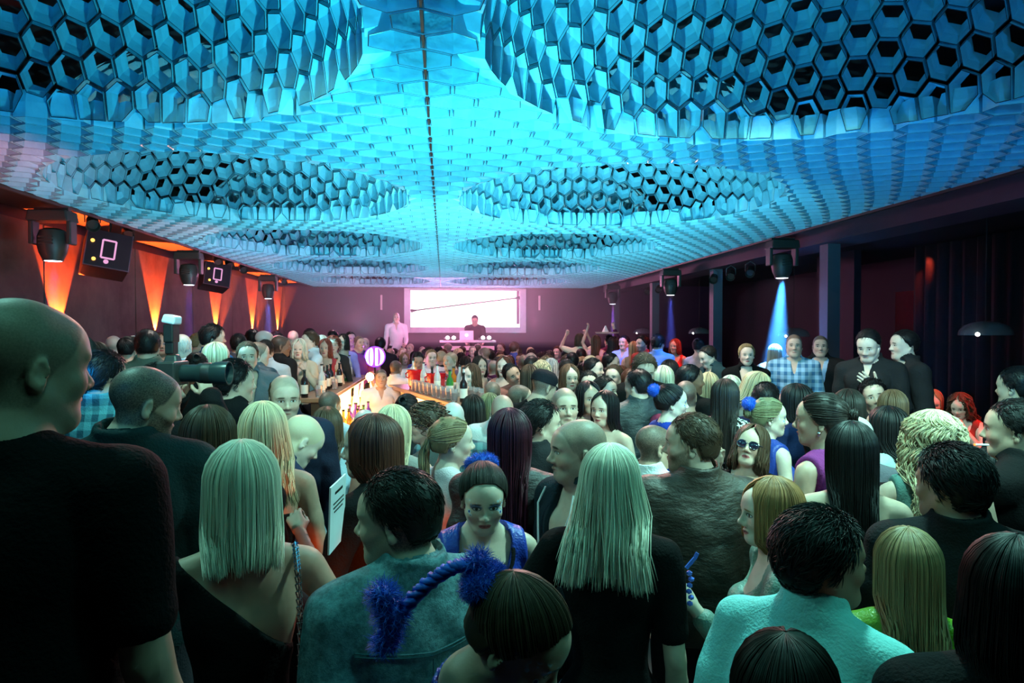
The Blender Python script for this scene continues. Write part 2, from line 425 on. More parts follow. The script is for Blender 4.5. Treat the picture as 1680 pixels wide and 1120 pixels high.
# hanging speaker cabinets at the left, the screen's reflection built as a glowing outline
def speaker_box(px, py, d, s, lab):
    p = W(px, py, d)
    r = empty('hanging_speaker', p, R(38), lab, 'speaker', 'hanging speakers'); r.rotation_euler = (R(-12), R(9), R(30))
    MB().box((0, .25 * s, 0), (.52 * s, .5 * s, .50 * s)).build('cabinet', BLACK, r, bevel=.01)
    MB().box((0, -.006, 0), (.50 * s, .012, .48 * s)).build('grille', plain('speaker_grille', (.02, .02, .03), .35), r)
    pk = glow('pink_reflection', (1, .45, .8), .9)
    g = MB()
    w_, h_ = .15 * s, .24 * s
    for c_, s_ in (((0, -.016, h_ / 2), (w_, .01, .018)), ((0, -.016, -h_ / 2), (w_, .01, .018)), ((-w_ / 2, -.016, 0), (.018, .01, h_)), ((w_ / 2, -.016, 0), (.018, .01, h_))): g.box(c_, s_)
    g.lathe((-.01, -.018, -h_ / 2 - .05 * s), [(0, 0), (.028 * s, 0), (.03 * s, .006)], 12, Matrix.Rotation(R(90), 3, 'X')).build('screen_reflection', pk, r)
    e = MB()
    for sx_ in (-1, 1): e.box((sx_ * .255 * s, -.004, 0), (.010, .02, .50 * s))
    e.box((0, -.004, -.245 * s), (.5 * s, .02, .008)).build('edge_trim', plain('pink_metal_trim', (.7, .35, .45), .3, 1), r)
    for c_ in ((-.19 * s, .08 * s), (-.15 * s, -.16 * s)):
        MB().lathe((c_[0], -.02, c_[1]), [(0, .0), (.022 * s, .0), (.024 * s, .008)], 10, Matrix.Rotation(R(90), 3, 'X')).build('indicator_light', glow('amber_glow', (1, .45, .08), 3), r)
    MB().tube([(0, .2, .25 * s), (0, .2, 3.5 - p.z)], .015, 6).build('hanging_bracket', BLACK, r)
    return r
speaker_box(178, 410, 7.6, .86, 'larger black hanging speaker with a screen reflection on its front, nearer on the left')
speaker_box(357, 450, 11.4, .80, 'smaller black hanging speaker with a screen reflection on its front, farther along the left edge')

# orange uplights along the left wall
for i, yy in enumerate((5.5, 8.3, 10.95, 13.75, 16.3, 18.7)):
    r = empty('wall_uplight', (XL + .10, yy, 1.93), 0, 'small %s uplight can fixed on the left concrete wall%s' % ('orange glowing', ('', ', nearest one in the picture', ', second from the front', ', third from the front', ', fourth from the front', ', next to the back wall')[i]), 'wall light', 'orange wall uplights')
    MB().lathe((0, 0, 0), [(.05, -.08), (.06, -.06), (.06, .04), (.05, .05)], 12).build('can', BLACK, r, smooth=True)
    MB().lathe((0, 0, .04), [(0, 0), (.045, 0), (.05, .004)], 12).build('lens', glow('orange_lens', (1, .35, .05), 14), r)
    MB().box((-.09, 0, -.02), (.08, .04, .04)).build('bracket', BLACK, r)
    spot((XL + .055, yy, 1.99), (XL + .015, yy, 2.75), (1, .10, .014), 2600, 50, .2, .012)

# glass dome lamps over the booths at right
m, b = begin('smoked_glass'); f = noise(12, objco(), 3)
setp(b, (.55, .66, .68), .12, trans=.75, bump=f, bs=.6); SMOKE = m
for px, py, d, lab in ((1617, 545, 7.2, 'smoked glass dome lamp alone in the dark at far right'), (1302, 549, 11.0, 'smoked glass dome lamp behind the man in the checked shirt'),
                       (1147, 545, 16.2, 'smoked glass dome lamp left of the thin dark pillar'), (1054, 545, 18.6, 'smoked glass dome lamp farthest from the camera at right')):
    p = W(px, py, d)
    r = empty('dome_lamp', p, 0, lab, 'lamp', 'glass dome lamps')
    MB().lathe((0, 0, -.03), [(.25, .0), (.24, .05), (.2, .10), (.12, .135), (.03, .15), (.025, .144), (.115, .127), (.19, .092), (.228, .045), (.24, .003)], 28).build('glass_shade', SMOKE, r, smooth=True)
    MB().tube([(0, 0, .12), (0, 0, 3.37 - p.z)], .006, 6).build('cord', BLACK, r)
    MB().lathe((0, 0, .05), [(.02, .07), (.025, .02), (.03, 0)], 10).build('socket', BLACK, r)
    MB().lathe((-.19, -.12, -.02), [(.0, -.022), (.018, -.012), (.022, 0), (.018, .012), (0, .022)], 10).build('bulb', glow('warm_bulb', (1, .85, .8), 12), r, smooth=True)

# ------------------------------------------------------------------ thin stage haze that makes the beams visible
m = bpy.data.materials.new('haze'); m.use_nodes = True; nt = m.node_tree; nt.nodes.clear()
vo = nt.nodes.new('ShaderNodeVolumeScatter'); vo.inputs['Density'].default_value = .030; vo.inputs['Anisotropy'].default_value = .25; vo.inputs['Color'].default_value = (1, .95, 1, 1)
ou = nt.nodes.new('ShaderNodeOutputMaterial'); nt.links.new(vo.outputs[0], ou.inputs['Volume'])
MB().box((.2, 15.7, 2.5), (9.0, 7.2, 1.48)).build('haze', m, label='thin magenta haze drifting in front of the stage', cat='haze', kind='stuff')
m2 = m.copy(); m2.node_tree.nodes['Volume Scatter'].inputs['Density'].default_value = .045
for (px, py), d, lab in (((87, 415), 6.3, 'nearest left'), ((310, 460), 9.7, 'second left'), ((1283, 447), 8.4, 'nearest right')):
    q = W(px, py, d)
    MB().lathe((q.x, q.y - .12, 1.55), [(0, 0), (.62, 0), (.58, .95), (.3, 1.17), (0, 1.17)], 20).build('haze', m2, label='wisp of smoke caught in the beam of the %s moving head lamp' % lab, cat='haze', kind='stuff', smooth=True)

# small par cans and cables cluttering the canopy edges towards the stage
ci = None
for i, (sx_, y_) in enumerate([(-1, v) for v in (7.6, 8.4, 11.6, 12.2, 13.0, 15.4, 16.2)] + [(1, v) for v in (9.9, 10.6, 11.3, 13.6, 14.3, 15.1)]):
    if ci is None:
        ci = empty('par_can', (0, 0, 0)); Mx = Matrix.Rotation(R(60), 3, 'X')
        MB().lathe((0, 0, -.10), [(.05, .09), (.06, .06), (.062, -.06), (.07, -.09), (.066, -.09), (.05, -.05)], 12, Mx).build('can_body', BLACK2, ci, smooth=True)
        MB().lathe((0, -.035, -.125), [(0, 0), (.052, 0), (.05, .01)], 12, Mx).build('front_gel', glow('gel_pink', (1, .45, .6), .8), ci)
        MB().tube([(-.07, 0, -.1), (-.07, 0, 0), (0, 0, .05), (.07, 0, 0), (.07, 0, -.1)], .006, 5).build('yoke', BLACK2, ci); o = ci
    else: o = copy_tree(ci)
    o.location = (CX0 - .17 if sx_ < 0 else 4.60, y_, 3.32 if sx_ < 0 else 3.075); o.rotation_euler = (0, 0, sx_ * -.5 + math.pi)
    tag(o, 'small black par can with a pink gel beside the %s canopy edge' % ('left' if sx_ < 0 else 'right'), 'stage light', 'par cans beside the %s canopy edge' % ('left' if sx_ < 0 else 'right'))
# ================================================================== PEOPLE
def rotm(ax, a): return np.array(Matrix.Rotation(a, 3, ax))
# ---- surface nets on a rectilinear grid
def surfnet(xs, ys, zs, F):
    S = F < 0
    def c(a, i, j, k):
        return a[i:a.shape[0] - 1 + i, j:a.shape[1] - 1 + j, k:a.shape[2] - 1 + k]
    cnt = np.zeros([n - 1 for n in F.shape], np.uint8)
    for i in (0, 1):
        for j in (0, 1):
            for k in (0, 1): cnt += c(S, i, j, k)
    I, J, K = np.nonzero((cnt > 0) & (cnt < 8)); M = len(I)
    idx = np.full(cnt.shape, -1, np.int32); idx[I, J, K] = np.arange(M)
    acc = np.zeros((M, 3)); num = np.zeros(M)
    corners = {(i, j, k): F[I + i, J + j, K + k] for i in (0, 1) for j in (0, 1) for k in (0, 1)}
    for a in range(3):
        for p in (0, 1):
            for q in (0, 1):
                lo = [p, q]; lo.insert(a, 0); hi = [p, q]; hi.insert(a, 1)
                f0 = corners[tuple(lo)]; f1 = corners[tuple(hi)]
                m = (f0 < 0) != (f1 < 0)
                t = np.where(m, f0 / np.where(m, f0 - f1, 1), 0)
                pos = np.zeros((M, 3)); pos[:] = lo; pos[:, a] = t
                acc += pos * m[:, None]; num += m
    acc /= num[:, None]
    G = [xs, ys, zs]; B = (I, J, K); V = np.empty((M, 3))
    for a in range(3): V[:, a] = G[a][B[a]] + acc[:, a] * (G[a][B[a] + 1] - G[a][B[a]])
    Q = []
    for a in range(3):
        u, v = (a + 1) % 3, (a + 2) % 3
        sl0 = [slice(1, -1)] * 3; sl1 = [slice(1, -1)] * 3
        sl0[a] = slice(0, -1); sl1[a] = slice(1, None)
        A = S[tuple(sl0)]; Bq = S[tuple(sl1)]
        E_ = np.nonzero(A != Bq)
        base = [E_[0].copy(), E_[1].copy(), E_[2].copy()]; base[u] += 1; base[v] += 1
        def cell(du, dv):
            b = [x.copy() for x in base]; b[u] += du; b[v] += dv; return idx[b[0], b[1], b[2]]
        q = np.stack([cell(-1, -1), cell(0, -1), cell(0, 0), cell(-1, 0)], 1)
        fl = A[E_]
        q[~fl] = q[~fl][:, ::-1]; Q.append(q)
    Q = np.concatenate(Q)
    return V, Q[(Q >= 0).all(1)]

class SDF:
    def __init__(s, xs, ys, zs):
        s.x, s.y, s.z = xs, ys, zs
        s.F = np.full((len(xs), len(ys), len(zs)), .5, np.float32)
    def _sl(s, lo, hi, m):
        sl = []
        for ax, a, b in zip((s.x, s.y, s.z), lo, hi):
            i0 = max(np.searchsorted(ax, a - m) - 1, 0); i1 = min(np.searchsorted(ax, b + m) + 1, len(ax)); sl.append(slice(i0, i1))
        return tuple(sl)
    def _pts(s, sl):
        return s.x[sl[0]][:, None, None], s.y[sl[1]][None, :, None], s.z[sl[2]][None, None, :]
    def _mix(s, sl, d, k, op):
        f = s.F[sl]
        if op == 'add':
            h = np.clip(.5 + .5 * (f - d) / k, 0, 1); s.F[sl] = f * (1 - h) + d * h - k * h * (1 - h)
        elif op == 'sub':
            d = -d; h = np.clip(.5 - .5 * (f - d) / k, 0, 1); s.F[sl] = f * (1 - h) + d * h + k * h * (1 - h)
    def cap(s, p0, p1, r0, r1, k=.02, op='add', infl=0):
        p0 = np.asarray(p0, float); p1 = np.asarray(p1, float); rm = max(r0, r1) + infl
        sl = s._sl(np.minimum(p0, p1) - rm, np.maximum(p0, p1) + rm, max(.05, k * 1.5)); X, Y, Z = s._pts(sl)
        d = p1 - p0; L = max(d @ d, 1e-9)
        t = np.clip(((X - p0[0]) * d[0] + (Y - p0[1]) * d[1] + (Z - p0[2]) * d[2]) / L, 0, 1)
        q = np.sqrt((X - p0[0] - t * d[0]) ** 2 + (Y - p0[1] - t * d[1]) ** 2 + (Z - p0[2] - t * d[2]) ** 2)
        s._mix(sl, q - (r0 + (r1 - r0) * t) - infl, k, op)
    def ell(s, c, r, k=.02, op='add', rot=None, infl=0):
        c = np.asarray(c, float); r = np.asarray(r, float) + infl; rm = r.max()
        sl = s._sl(c - rm, c + rm, max(.05, k * 1.5)); X, Y, Z = s._pts(sl)
        X, Y, Z = X - c[0], Y - c[1], Z - c[2]
        if rot is not None:
            A = rot.T; X, Y, Z = (A[i, 0] * X + A[i, 1] * Y + A[i, 2] * Z for i in range(3))
        k0 = np.sqrt((X / r[0]) ** 2 + (Y / r[1]) ** 2 + (Z / r[2]) ** 2) + 1e-6
        k1 = np.sqrt((X / r[0] ** 2) ** 2 + (Y / r[1] ** 2) ** 2 + (Z / r[2] ** 2) ** 2) + 1e-6
        s._mix(sl, k0 * (k0 - 1) / k1, k, op)

def axis(lo, hi, fine, hf, hc):
    """grid coordinates from lo to hi: spacing hf inside the fine intervals, hc elsewhere"""
    v = [lo]; x = lo
    while x < hi:
        x += hf if any(a - hc * .5 <= x <= b for a, b in fine) else hc; v.append(x)
    return np.array(v, np.float64)

# ---- hands: palm, four unequal bent fingers and a thumb that leaves the side of the palm
_hands = {}
def hand_mesh(kind, side):
    """wrist at the origin, fingers towards -Z, palm facing -X for the right hand (thumb towards +Y)"""
    key = (kind, side)
    if key in _hands: return _hands[key]
    ax = axis(-.10, .10, [(-1, 1)], .0042, .01); az = axis(-.225, .035, [(-1, 1)], .0042, .01)
    S = SDF(ax, ax, az)
    S.cap((0, 0, .05), (0, 0, -.012), .027, .025, .01)
    for y in (-.026, -.009, .009, .026): S.cap((0, y * .55, -.02), (0, y, -.088), .0155, .0118, .012)
    S.ell((-.008, .024, -.045), (.014, .016, .03), .012)
    curl = {'relaxed': (18, 28, 18), 'fist': (75, 92, 55), 'grip': (42, 48, 30), 'flat': (5, 8, 6), 'pinch': (35, 55, 25)}[kind]
    L = (.040, .026, .020)
    for n, (y, f, r) in enumerate(((.027, .92, .0092), (.009, 1.0, .0095), (-.010, .94, .0090), (-.027, .76, .0080))):
        p = np.array([0, y, -.090 - (.004 if n in (1, 2) else 0)]); a = 0.0; rr = r
        sp = math.atan2(y, .25)
        for j, l in enumerate(L):
            a += R(curl[j] * (1 + .06 * n)); dr = np.array([-math.sin(a), math.sin(sp) * math.cos(a), -math.cos(a)])
            q = p + dr * l * f; S.cap(p, q, rr, rr * .9, .0035); p = q; rr *= .92
    th = {'relaxed': [(-.012, .020, -.028), (-.026, .045, -.058), (-.034, .052, -.085), (-.037, .050, -.105)],
          'flat': [(-.010, .022, -.028), (-.018, .055, -.055), (-.02, .072, -.078), (-.02, .082, -.095)],
          'grip': [(-.012, .020, -.028), (-.036, .040, -.052), (-.052, .040, -.075), (-.058, .030, -.092)],
          'pinch': [(-.012, .020, -.028), (-.036, .036, -.055), (-.050, .034, -.082), (-.056, .028, -.100)],
          'fist': [(-.012, .020, -.028), (-.036, .034, -.052), (-.050, .022, -.072), (-.050, .000, -.080)]}[kind]
    for j in range(3): S.cap(th[j], th[j + 1], (.014, .0105, .0095)[j], (.0105, .0095, .0082)[j], .005)
    V, Q = surfnet(S.x, S.y, S.z, S.F)
    if side < 0: V = V * np.array([-1, 1, 1]); Q = Q[:, ::-1]
    _hands[key] = (V, Q); return V, Q

# ---- figure: joints in metres for a 1.75 m person who faces +Y
def frame_z(d, hint):
    z = -np.asarray(d, float); z /= np.linalg.norm(z); y = np.asarray(hint, float); y = y - z * (y @ z); y /= np.linalg.norm(y) + 1e-9
    x = np.cross(y, z); return np.stack([x, y, z], 1)
ARMS = {   # elbow, wrist, hand, hint for the thumb side (right side values, mirrored for the left)
    'side': ((.245, -.03, 1.13), (.262, .05, .885), 'relaxed', (0, 1, 0)),
    'out': ((.33, -.05, 1.17), (.40, .05, .93), 'relaxed', (0, 1, 0)),
    'fold': ((.255, -.02, 1.14), (.13, .215, 1.13), 'grip', (0, .2, 1)),
    'front': ((.235, .02, 1.13), (.20, .25, 1.02), 'grip', (0, .2, 1)),
    'hold': ((.26, .03, 1.15), (.14, .24, 1.32), 'pinch', (-.6, -.5, .6)),
    'chin': ((.23, .13, 1.20), (.07, .17, 1.42), 'fist', (-1, .3, 0)),
    'raise': ((.36, .10, 1.50), (.24, .14, 1.72), 'relaxed', (-1, 0, 0)),
    'high': ((.30, .12, 1.62), (.22, .16, 1.86), 'relaxed', (-.5, 1, 0)),
    'brow': ((.31, .17, 1.40), (.13, .20, 1.60), 'relaxed', (-.6, -.4, .6)),
    'reach': ((.27, .17, 1.22), (.22, .44, 1.16), 'relaxed', (-1, 0, .3)),
    'hip': ((.36, -.08, 1.17), (.20, -.02, 1.00), 'relaxed', (0, 1, .2)),
    'lap': ((.23, .06, .98), (.08, .30, .92), 'grip', (0, .3, 1)),
}
class Pose:
    def __init__(s, sex='m', arms=('side', 'side'), turn=0, nod=0, roll=0, lean=0, side=0, seated=False, heavy=0, fine=.0062, coarse=.017, neck=0):
        s.sex, s.arms, s.turn, s.nod, s.roll, s.lean, s.sidelean, s.seated, s.heavy, s.fine, s.coarse = sex, arms, turn, nod, roll, lean, side, seated, heavy, fine, coarse
        s.key = (sex, arms, turn, nod, roll, lean, side, seated, heavy, fine, coarse)
        s.Ru = rotm('X', -R(lean)) @ rotm('Y', R(side)); s.piv = np.array([0, 0, .95 if not seated else .50])
        s.dz = -.45 if seated else 0
        s.Rh = rotm('Z', R(-turn)) @ rotm('X', R(-nod)) @ rotm('Y', R(roll))
        s.nb = s.up((0, -.02, 1.50)); s.hc = s.nb + s.Rh @ np.array([0, .028, .137])
    def up(s, p):
        p = np.asarray(p, float) + np.array([0, 0, s.dz]); return s.piv + s.Ru @ (p - s.piv)
    def arm(s, i):
        sx = (-1, 1)[i]; a = s.arms[i]; a = ARMS[a] if isinstance(a, str) else a
        sw = .192 if s.sex == 'm' else .163
        m = np.array([sx, 1, 1]); k = np.array([.94, 1, 1]) if s.sex == 'f' else np.ones(3)
        return s.up(np.array((sw, -.012, 1.425)) * m), s.up(np.array(a[0]) * m * k), s.up(np.array(a[1]) * m * k), a[2], s.Ru @ (np.array(a[3]) * m)

def torso(S, P, infl=0, low=.0):
    h = P.heavy * .03; f = P.sex == 'f'; u = P.up; rt = P.Ru
    sw, sr = (.165, .050) if not f else (.140, .040)
    S.cap(u((-sw, -.015, 1.425)), u((sw, -.015, 1.425)), sr, sr, .03, infl=infl)
    S.ell(u((0, -.005, 1.30)), (.165 + h * .5, .108 + h * .6, .175) if not f else (.132, .092, .165), .04, rot=rt, infl=infl)
    for sx in (-1, 1):
        S.cap(u((sx * .03, -.03, 1.49)), u((sx * .135, -.02, 1.447)), .045 if not f else .034, .040 if not f else .032, .04, infl=infl)
        S.ell(u((sx * .075, -.05, 1.35)), (.075, .055, .10) if not f else (.058, .045, .09), .03, rot=rt, infl=infl)
        if f: S.ell(u((sx * .065, .078, 1.285)), (.056, .052, .058), .025, rot=rt, infl=infl)
        else: S.ell(u((sx * .075, .06, 1.34)), (.078, .045, .065), .03, rot=rt, infl=infl)
    S.ell(u((0, .005, 1.13)), (.140 + h, .100 + h * 1.4, .16) if not f else (.108, .082, .15), .05, rot=rt, infl=infl)
    if infl > 0: S.cap(u((0, -.022, 1.47)), u((0, -.025, 1.43)), .060 if not f else .047, .070 if not f else .055, .04, infl=infl)
    pr = rt if not P.seated else None
    S.ell(u((0, 0, .96)), (.155 + h, .108 + h, .12) if not f else (.155, .108, .12), .05, rot=pr, infl=infl)
def legs(S, P, infl=0, k=.03):
    for sx in (-1, 1):
        if P.seated: hip, kn, an = (sx * .09, .0, .50), (sx * .13, .42, .50), (sx * .13, .44, .09)
        else: hip, kn, an = (sx * .085, 0, .90), (sx * .10, .015, .50), (sx * .11, -.01, .09)
        S.cap(hip, kn, .086, .056, k, infl=infl); S.cap(kn, an, .055, .038, k, infl=infl)
        mid = (np.array(kn) * .7 + np.array(an) * .3) - np.array([0, .02, 0]); S.ell(mid, (.048, .05, .10), k, infl=infl)
        if infl == 0:
            S.cap(an, (an[0], an[1] - .03, .04), .038, .032, .02); S.cap((an[0], an[1] - .03, .04), (an[0] + sx * .03, an[1] + .14, .03), .034, .024, .02)
def arms(S, P, infl=0, upto=1.0, k=.02, skin=True):
    th = 1.0 if P.sex == 'm' else .80
    for i in (0, 1):
        a, b, c, hk, hint = P.arm(i)
        S.cap(a, a * .5 + b * .5, .055 * th, .047 * th, k, infl=infl); 
        if upto <= .5: 
            S.cap(a, a + (b - a) * upto * 2, .055 * th, .047 * th, k, infl=infl * 1.4); continue
        S.cap(a * .5 + b * .5, b, .047 * th, .039 * th, k, infl=infl)
        e = b + (c - b) * (upto - .5) * 2
        S.cap(b, b * .65 + c * .35, .040 * th, .041 * th, k * .6, infl=infl); S.cap(b * .65 + c * .35, e, .041 * th, .027 * th + (.003 if not skin else 0), k * .6, infl=infl)
def head(S, P):
    f = P.sex == 'f'; sc = .965 if f else 1.0; Rm = P.Rh; c0 = P.hc
    def T(p): return c0 + Rm @ (np.array(p, float) * sc)
    def e(c, r, k=.015, op='add', rot=None): S.ell(T(c), np.array(r) * sc, k, op, Rm if rot is None else Rm @ rot)
    def cp(a, b, r0, r1, k=.01, op='add'): S.cap(T(a), T(b), r0 * sc, r1 * sc, k, op)
    e((0, -.014, .034), (.0755, .096, .083), .02)
    e((0, .030, -.020), (.062, .064, .088), .03)
    e((0, .050, .035), (.058, .045, .050), .03)
    if f: cp((0, .066, -.093), (0, .060, -.088), .019, .02, .03)
    else: cp((-.012, .066, -.095), (.012, .066, -.095), .020, .020, .03)
    for s in (-1, 1):
        cp((s * .050, .0, -.055), (s * .022, .058, -.092), .022 if not f else .017, .017, .03)
        e((s * .040, .062, -.030), (.021, .020, .020), .025)
        e((s * .031, .100, .001), (.0175, .016, .0105), .012, 'sub')
        cp((s * .014, .088, .020), (s * .046, .078, .021), .009 if not f else .006, .007, .014)
        e((s * .0305, .0765, .0005), (.0125, .0125, .0118), .004)
        cp((s * .019, .0850, .0065), (s * .044, .0795, .0050), .0040, .0035, .004)
        cp((s * .021, .0835, -.0085), (s * .042, .0785, -.0080), .0030, .0028, .004)
        e((s * .0125, .098, -.0365), (.0088, .0095, .0075), .007)
        # ear
        tilt = rotm('X', R(-12)) @ rotm('Z', R(s * -24))
        e((s * .0760, -.012, -.012), (.0075, .0165, .0285), .006, rot=tilt)
        e((s * .0775, -.010, -.036), (.0055, .0085, .009), .006, rot=tilt)
        e((s * .0835, -.008, -.010), (.0062, .0100, .0180), .003, 'sub', rot=tilt)
    cp((0, .091, .006), (0, .108, -.026), .0068, .0085, .010)
    e((0, .1085, -.031), (.0105, .0115, .0095), .008)
    cp((-.017, .086, -.062), (0, .0935, -.0600), .0045, .0058, .006); cp((.017, .086, -.062), (0, .0935, -.0600), .0045, .0058, .006)
    cp((-.014, .086, -.0705), (.014, .086, -.0705), .0060, .0060, .007)
    cp((-.022, .091, -.0662), (.022, .091, -.0662), .0016, .0016, .004, 'sub')
    nr = .060 if not f else .047
    S.cap(T((0, -.018, -.055)), P.nb, nr * .93, nr, .03)
    S.cap(P.nb, P.up((0, -.025, 1.44)), nr, nr * 1.15, .05)
    if not f: e((0, .035, -.125), (.013, .012, .014), .02)

def bounds(P):
    pts = [P.hc + np.array([0, 0, .14]), np.array([0, .62 if P.seated else .2, 0])]
    for i in (0, 1): pts += list(P.arm(i)[:3])
    pts += [P.up((-.26, -.16, 1.5)), P.up((.26, .17, 1.5)), P.up((-.24, -.17, 1.0)), P.up((.24, .17, 1.0)), np.array((-.2, -.17, 0)), np.array((.2, .17, 0))]
    pts = np.array(pts); return pts.min(0) - .07, pts.max(0) + .07
_body = {}
def body_arrays(P):
    lo, hi = bounds(P); lo[2] = -.02
    h = P.hc; fr = lambda a, lo_, hi_: [(h[a] + lo_, h[a] + hi_)]
    r = .12
    S = SDF(axis(lo[0], hi[0], fr(0, -r, r), P.fine, P.coarse), axis(lo[1], hi[1], fr(1, -.13, .135), P.fine, P.coarse), axis(lo[2], hi[2], fr(2, -.16, .14), P.fine, P.coarse * 1.25))
    torso(S, P); legs(S, P); arms(S, P); head(S, P)
    V, Q = surfnet(S.x, S.y, S.z, S.F)
    hp = (V - P.hc) @ P.Rh / (.965 if P.sex == 'f' else 1.0)
    far = np.linalg.norm(hp, axis=1) > .19
    hp[far] = (0, -.2, -1)
    Vs, Qs, hs = [V], [Q], [hp]; n = len(V)
    for i in (0, 1):
        a, b, c, hk, hint = P.arm(i)
        hv, hq = hand_mesh(hk, (-1, 1)[i]); M = frame_z(c - b, hint); k = .98 if P.sex == 'm' else .88
        v = hv * k @ M.T + c; Vs.append(v); Qs.append(hq + n); hs.append(np.tile((0, -.2, -1.0), (len(v), 1))); n += len(v)
    return np.concatenate(Vs), np.concatenate(Qs), np.concatenate(hs)
def body_mesh(P):
    if P.key not in _body:
        V, Q, H = body_arrays(P); _body[P.key] = np_mesh('person', V, Q, attrs={'hp': H})
    return _body[P.key]

# ---- garments: the same trunk inflated, with folds, cut by necklines and hems
_garm = {}
def folds(V, P, amp, seed):
    r = np.random.default_rng(seed); x, y, z = V.T; d = np.zeros(len(V))
    for _ in range(7):
        k = r.normal(0, 1, 3) * np.array([14, 14, 22]); d += np.sin(V @ k + r.uniform(0, 6) + 1.5 * np.sin(V @ (k[::-1] * .35)))
    return d * amp / 4
def garment(P, kind):
    key = (P.key, kind)
    if key in _garm: return _garm[key]
    lo, hi = bounds(P); lo -= .03; hi += .03; g = .0135 if P.coarse > .015 else .0115
    if P.coarse > .02: g = .019
    u = P.up; seed = abs(hash(str(key))) % 1000 if False else sum(map(ord, str(key))) % 997
    zcut = {'trousers': (0.05, None)}.get(kind)
    if kind in ('trousers', 'skirt'):
        z0, z1 = (.03, 1.0) if kind == 'trousers' else (.52, 1.02)
        if P.seated: z0, z1 = .04, .62
        S = SDF(axis(-.30, .30, [], g, g * 1.3), axis(-.22, .65 if P.seated else .22, [], g, g * 1.3), axis(z0 - .05, z1 + .06, [], g, g * 1.5))
        legs(S, P, .016 if kind == 'trousers' else .03, .03)
        S.ell(u((0, 0, .96)), (.155 + P.heavy * .03, .108 + P.heavy * .03, .12), .05, infl=.013)
        if kind == 'skirt' and not P.seated: S.cap((0, 0, .6), (0, 0, .9), .13, .13, .05); S.cap((-.06, 0, .56), (.06, 0, .56), .11, .11, .05)
        X, Y, Z = S._pts((slice(None),) * 3); S.F = np.maximum(S.F, np.maximum(z0 - Z, Z - z1) + 0 * S.F)
        amp = .005
    else:
        # (inflation, sleeve end 0..1, hem z, neckline, fold amplitude)
        spec = {'tshirt': (.011, .36, .90, 'crew', .005), 'shirt': (.013, .97, .88, 'open', .006), 'rolled': (.013, .70, .88, 'open', .006), 'jacket': (.024, .98, .84, 'jacket', .007),
                'top': (.008, .0, .92, 'scoop', .004), 'blouse': (.014, .9, .9, 'scoop', .006), 'dress': (.010, .0, .55, 'low', .004), 'strapless': (.009, 0, .88, 'bare', .004),
                'halter': (.009, 0, .88, 'halfback', .004), 'oneshoulder': (.010, 0, .60, 'one', .004), 'vest': (.02, .0, .9, 'scoop', .004), 'hoodie': (.028, .98, .88, 'crew', .009)}[kind]
        infl, sl, hem, neck, amp = spec
        zt = P.up((0, 0, 1.56))[2]; zb = hem + P.dz if not P.seated else max(hem + P.dz, .42)
        n0 = P.nb; gf = .0068 if P.coarse < .025 else .010
        S = SDF(axis(lo[0], hi[0], [(n0[0] - .115, n0[0] + .115)], gf, g), axis(lo[1], hi[1], [(n0[1] - .13, n0[1] + .12)], gf, g), axis(zb - .05, max(hi[2] if sl > .5 else zt, zt) + .03, [(n0[2] - .07, n0[2] + .05)], gf, g))
        torso(S, P, infl)
        if hem < .9 and not P.seated:
            S.ell((0, 0, .90), (.155, .115, .10), .05, infl=infl); 
            if hem < .7: legs(S, P, .02); S.cap((-.05, 0, .58), (.05, 0, .58), .12, .12, .06); S.cap((0, 0, .6), (0, 0, .9), .12, .13, .05)
        if kind == 'jacket': S.cap(u((-.19, -.015, 1.425)), u((.19, -.015, 1.425)), .052, .052, .02, infl=infl * .6)
        if sl > 0: arms(S, P, infl, sl, skin=False)
        X, Y, Z = S._pts((slice(None),) * 3)
        A = P.Ru.T; Xl = X; Yl = Y; Zl = Z - P.dz
        # undo the lean so that necklines follow the body
        dx, dy, dz_ = X - P.piv[0], Y - P.piv[1], Z - P.piv[2]
        Xl = A[0, 0] * dx + A[0, 1] * dy + A[0, 2] * dz_ + P.piv[0]; Yl = A[1, 0] * dx + A[1, 1] * dy + A[1, 2] * dz_ + P.piv[1]
        Zl = A[2, 0] * dx + A[2, 1] * dy + A[2, 2] * dz_ + P.piv[2] - P.dz
        cut = np.full(S.F.shape, -1.0, np.float32); fr = Yl > -.02
        if neck in ('crew', 'open', 'jacket', 'scoop'):
            rr = {'crew': .075, 'open': .078, 'jacket': .078, 'scoop': .105}[neck]
            if P.sex == 'f': rr *= .88
            cut = np.maximum(cut, rr - .004 - np.sqrt(Xl ** 2 + Yl ** 2 + ((Zl - 1.525) * .9) ** 2))
        if neck == 'open': cut = np.maximum(cut, np.minimum(np.minimum((Zl - 1.33) * .22 - np.abs(Xl), Yl - .02), .05))
        if neck == 'jacket': cut = np.maximum(cut, np.minimum(np.minimum((Zl - 1.08) * .20 - np.abs(Xl), Yl - .02), .05))
        if neck in ('scoop', 'low'): cut = np.maximum(cut, np.minimum(.10 - np.sqrt(Xl ** 2 * 1.1 + ((Zl - 1.46) * .8) ** 2), Yl))
        if neck == 'low': cut = np.maximum(cut, np.minimum(np.minimum(.11 - np.sqrt(Xl ** 2 + ((Zl - 1.46) * .75) ** 2), -Yl), .05)); cut = np.maximum(cut, .06 - np.sqrt(Xl ** 2 + (Zl - 1.5) ** 2))
        if sl == 0:
            xo = {'scoop': .155, 'low': .145}.get(neck, .30); cut = np.maximum(cut, np.abs(Xl) - xo - np.maximum(0, (1.34 - Zl)) * .6)
        if neck == 'bare': cut = np.maximum(cut, Zl - 1.325)
        if neck == 'halfback': cut = np.maximum(cut, Zl - np.where(Yl > 0, 1.40, 1.12))
        if neck == 'one': cut = np.maximum(cut, Zl - (1.34 - Xl * .95)); cut = np.maximum(cut, Xl * -1 - .165 - np.maximum(0, 1.34 - Zl))
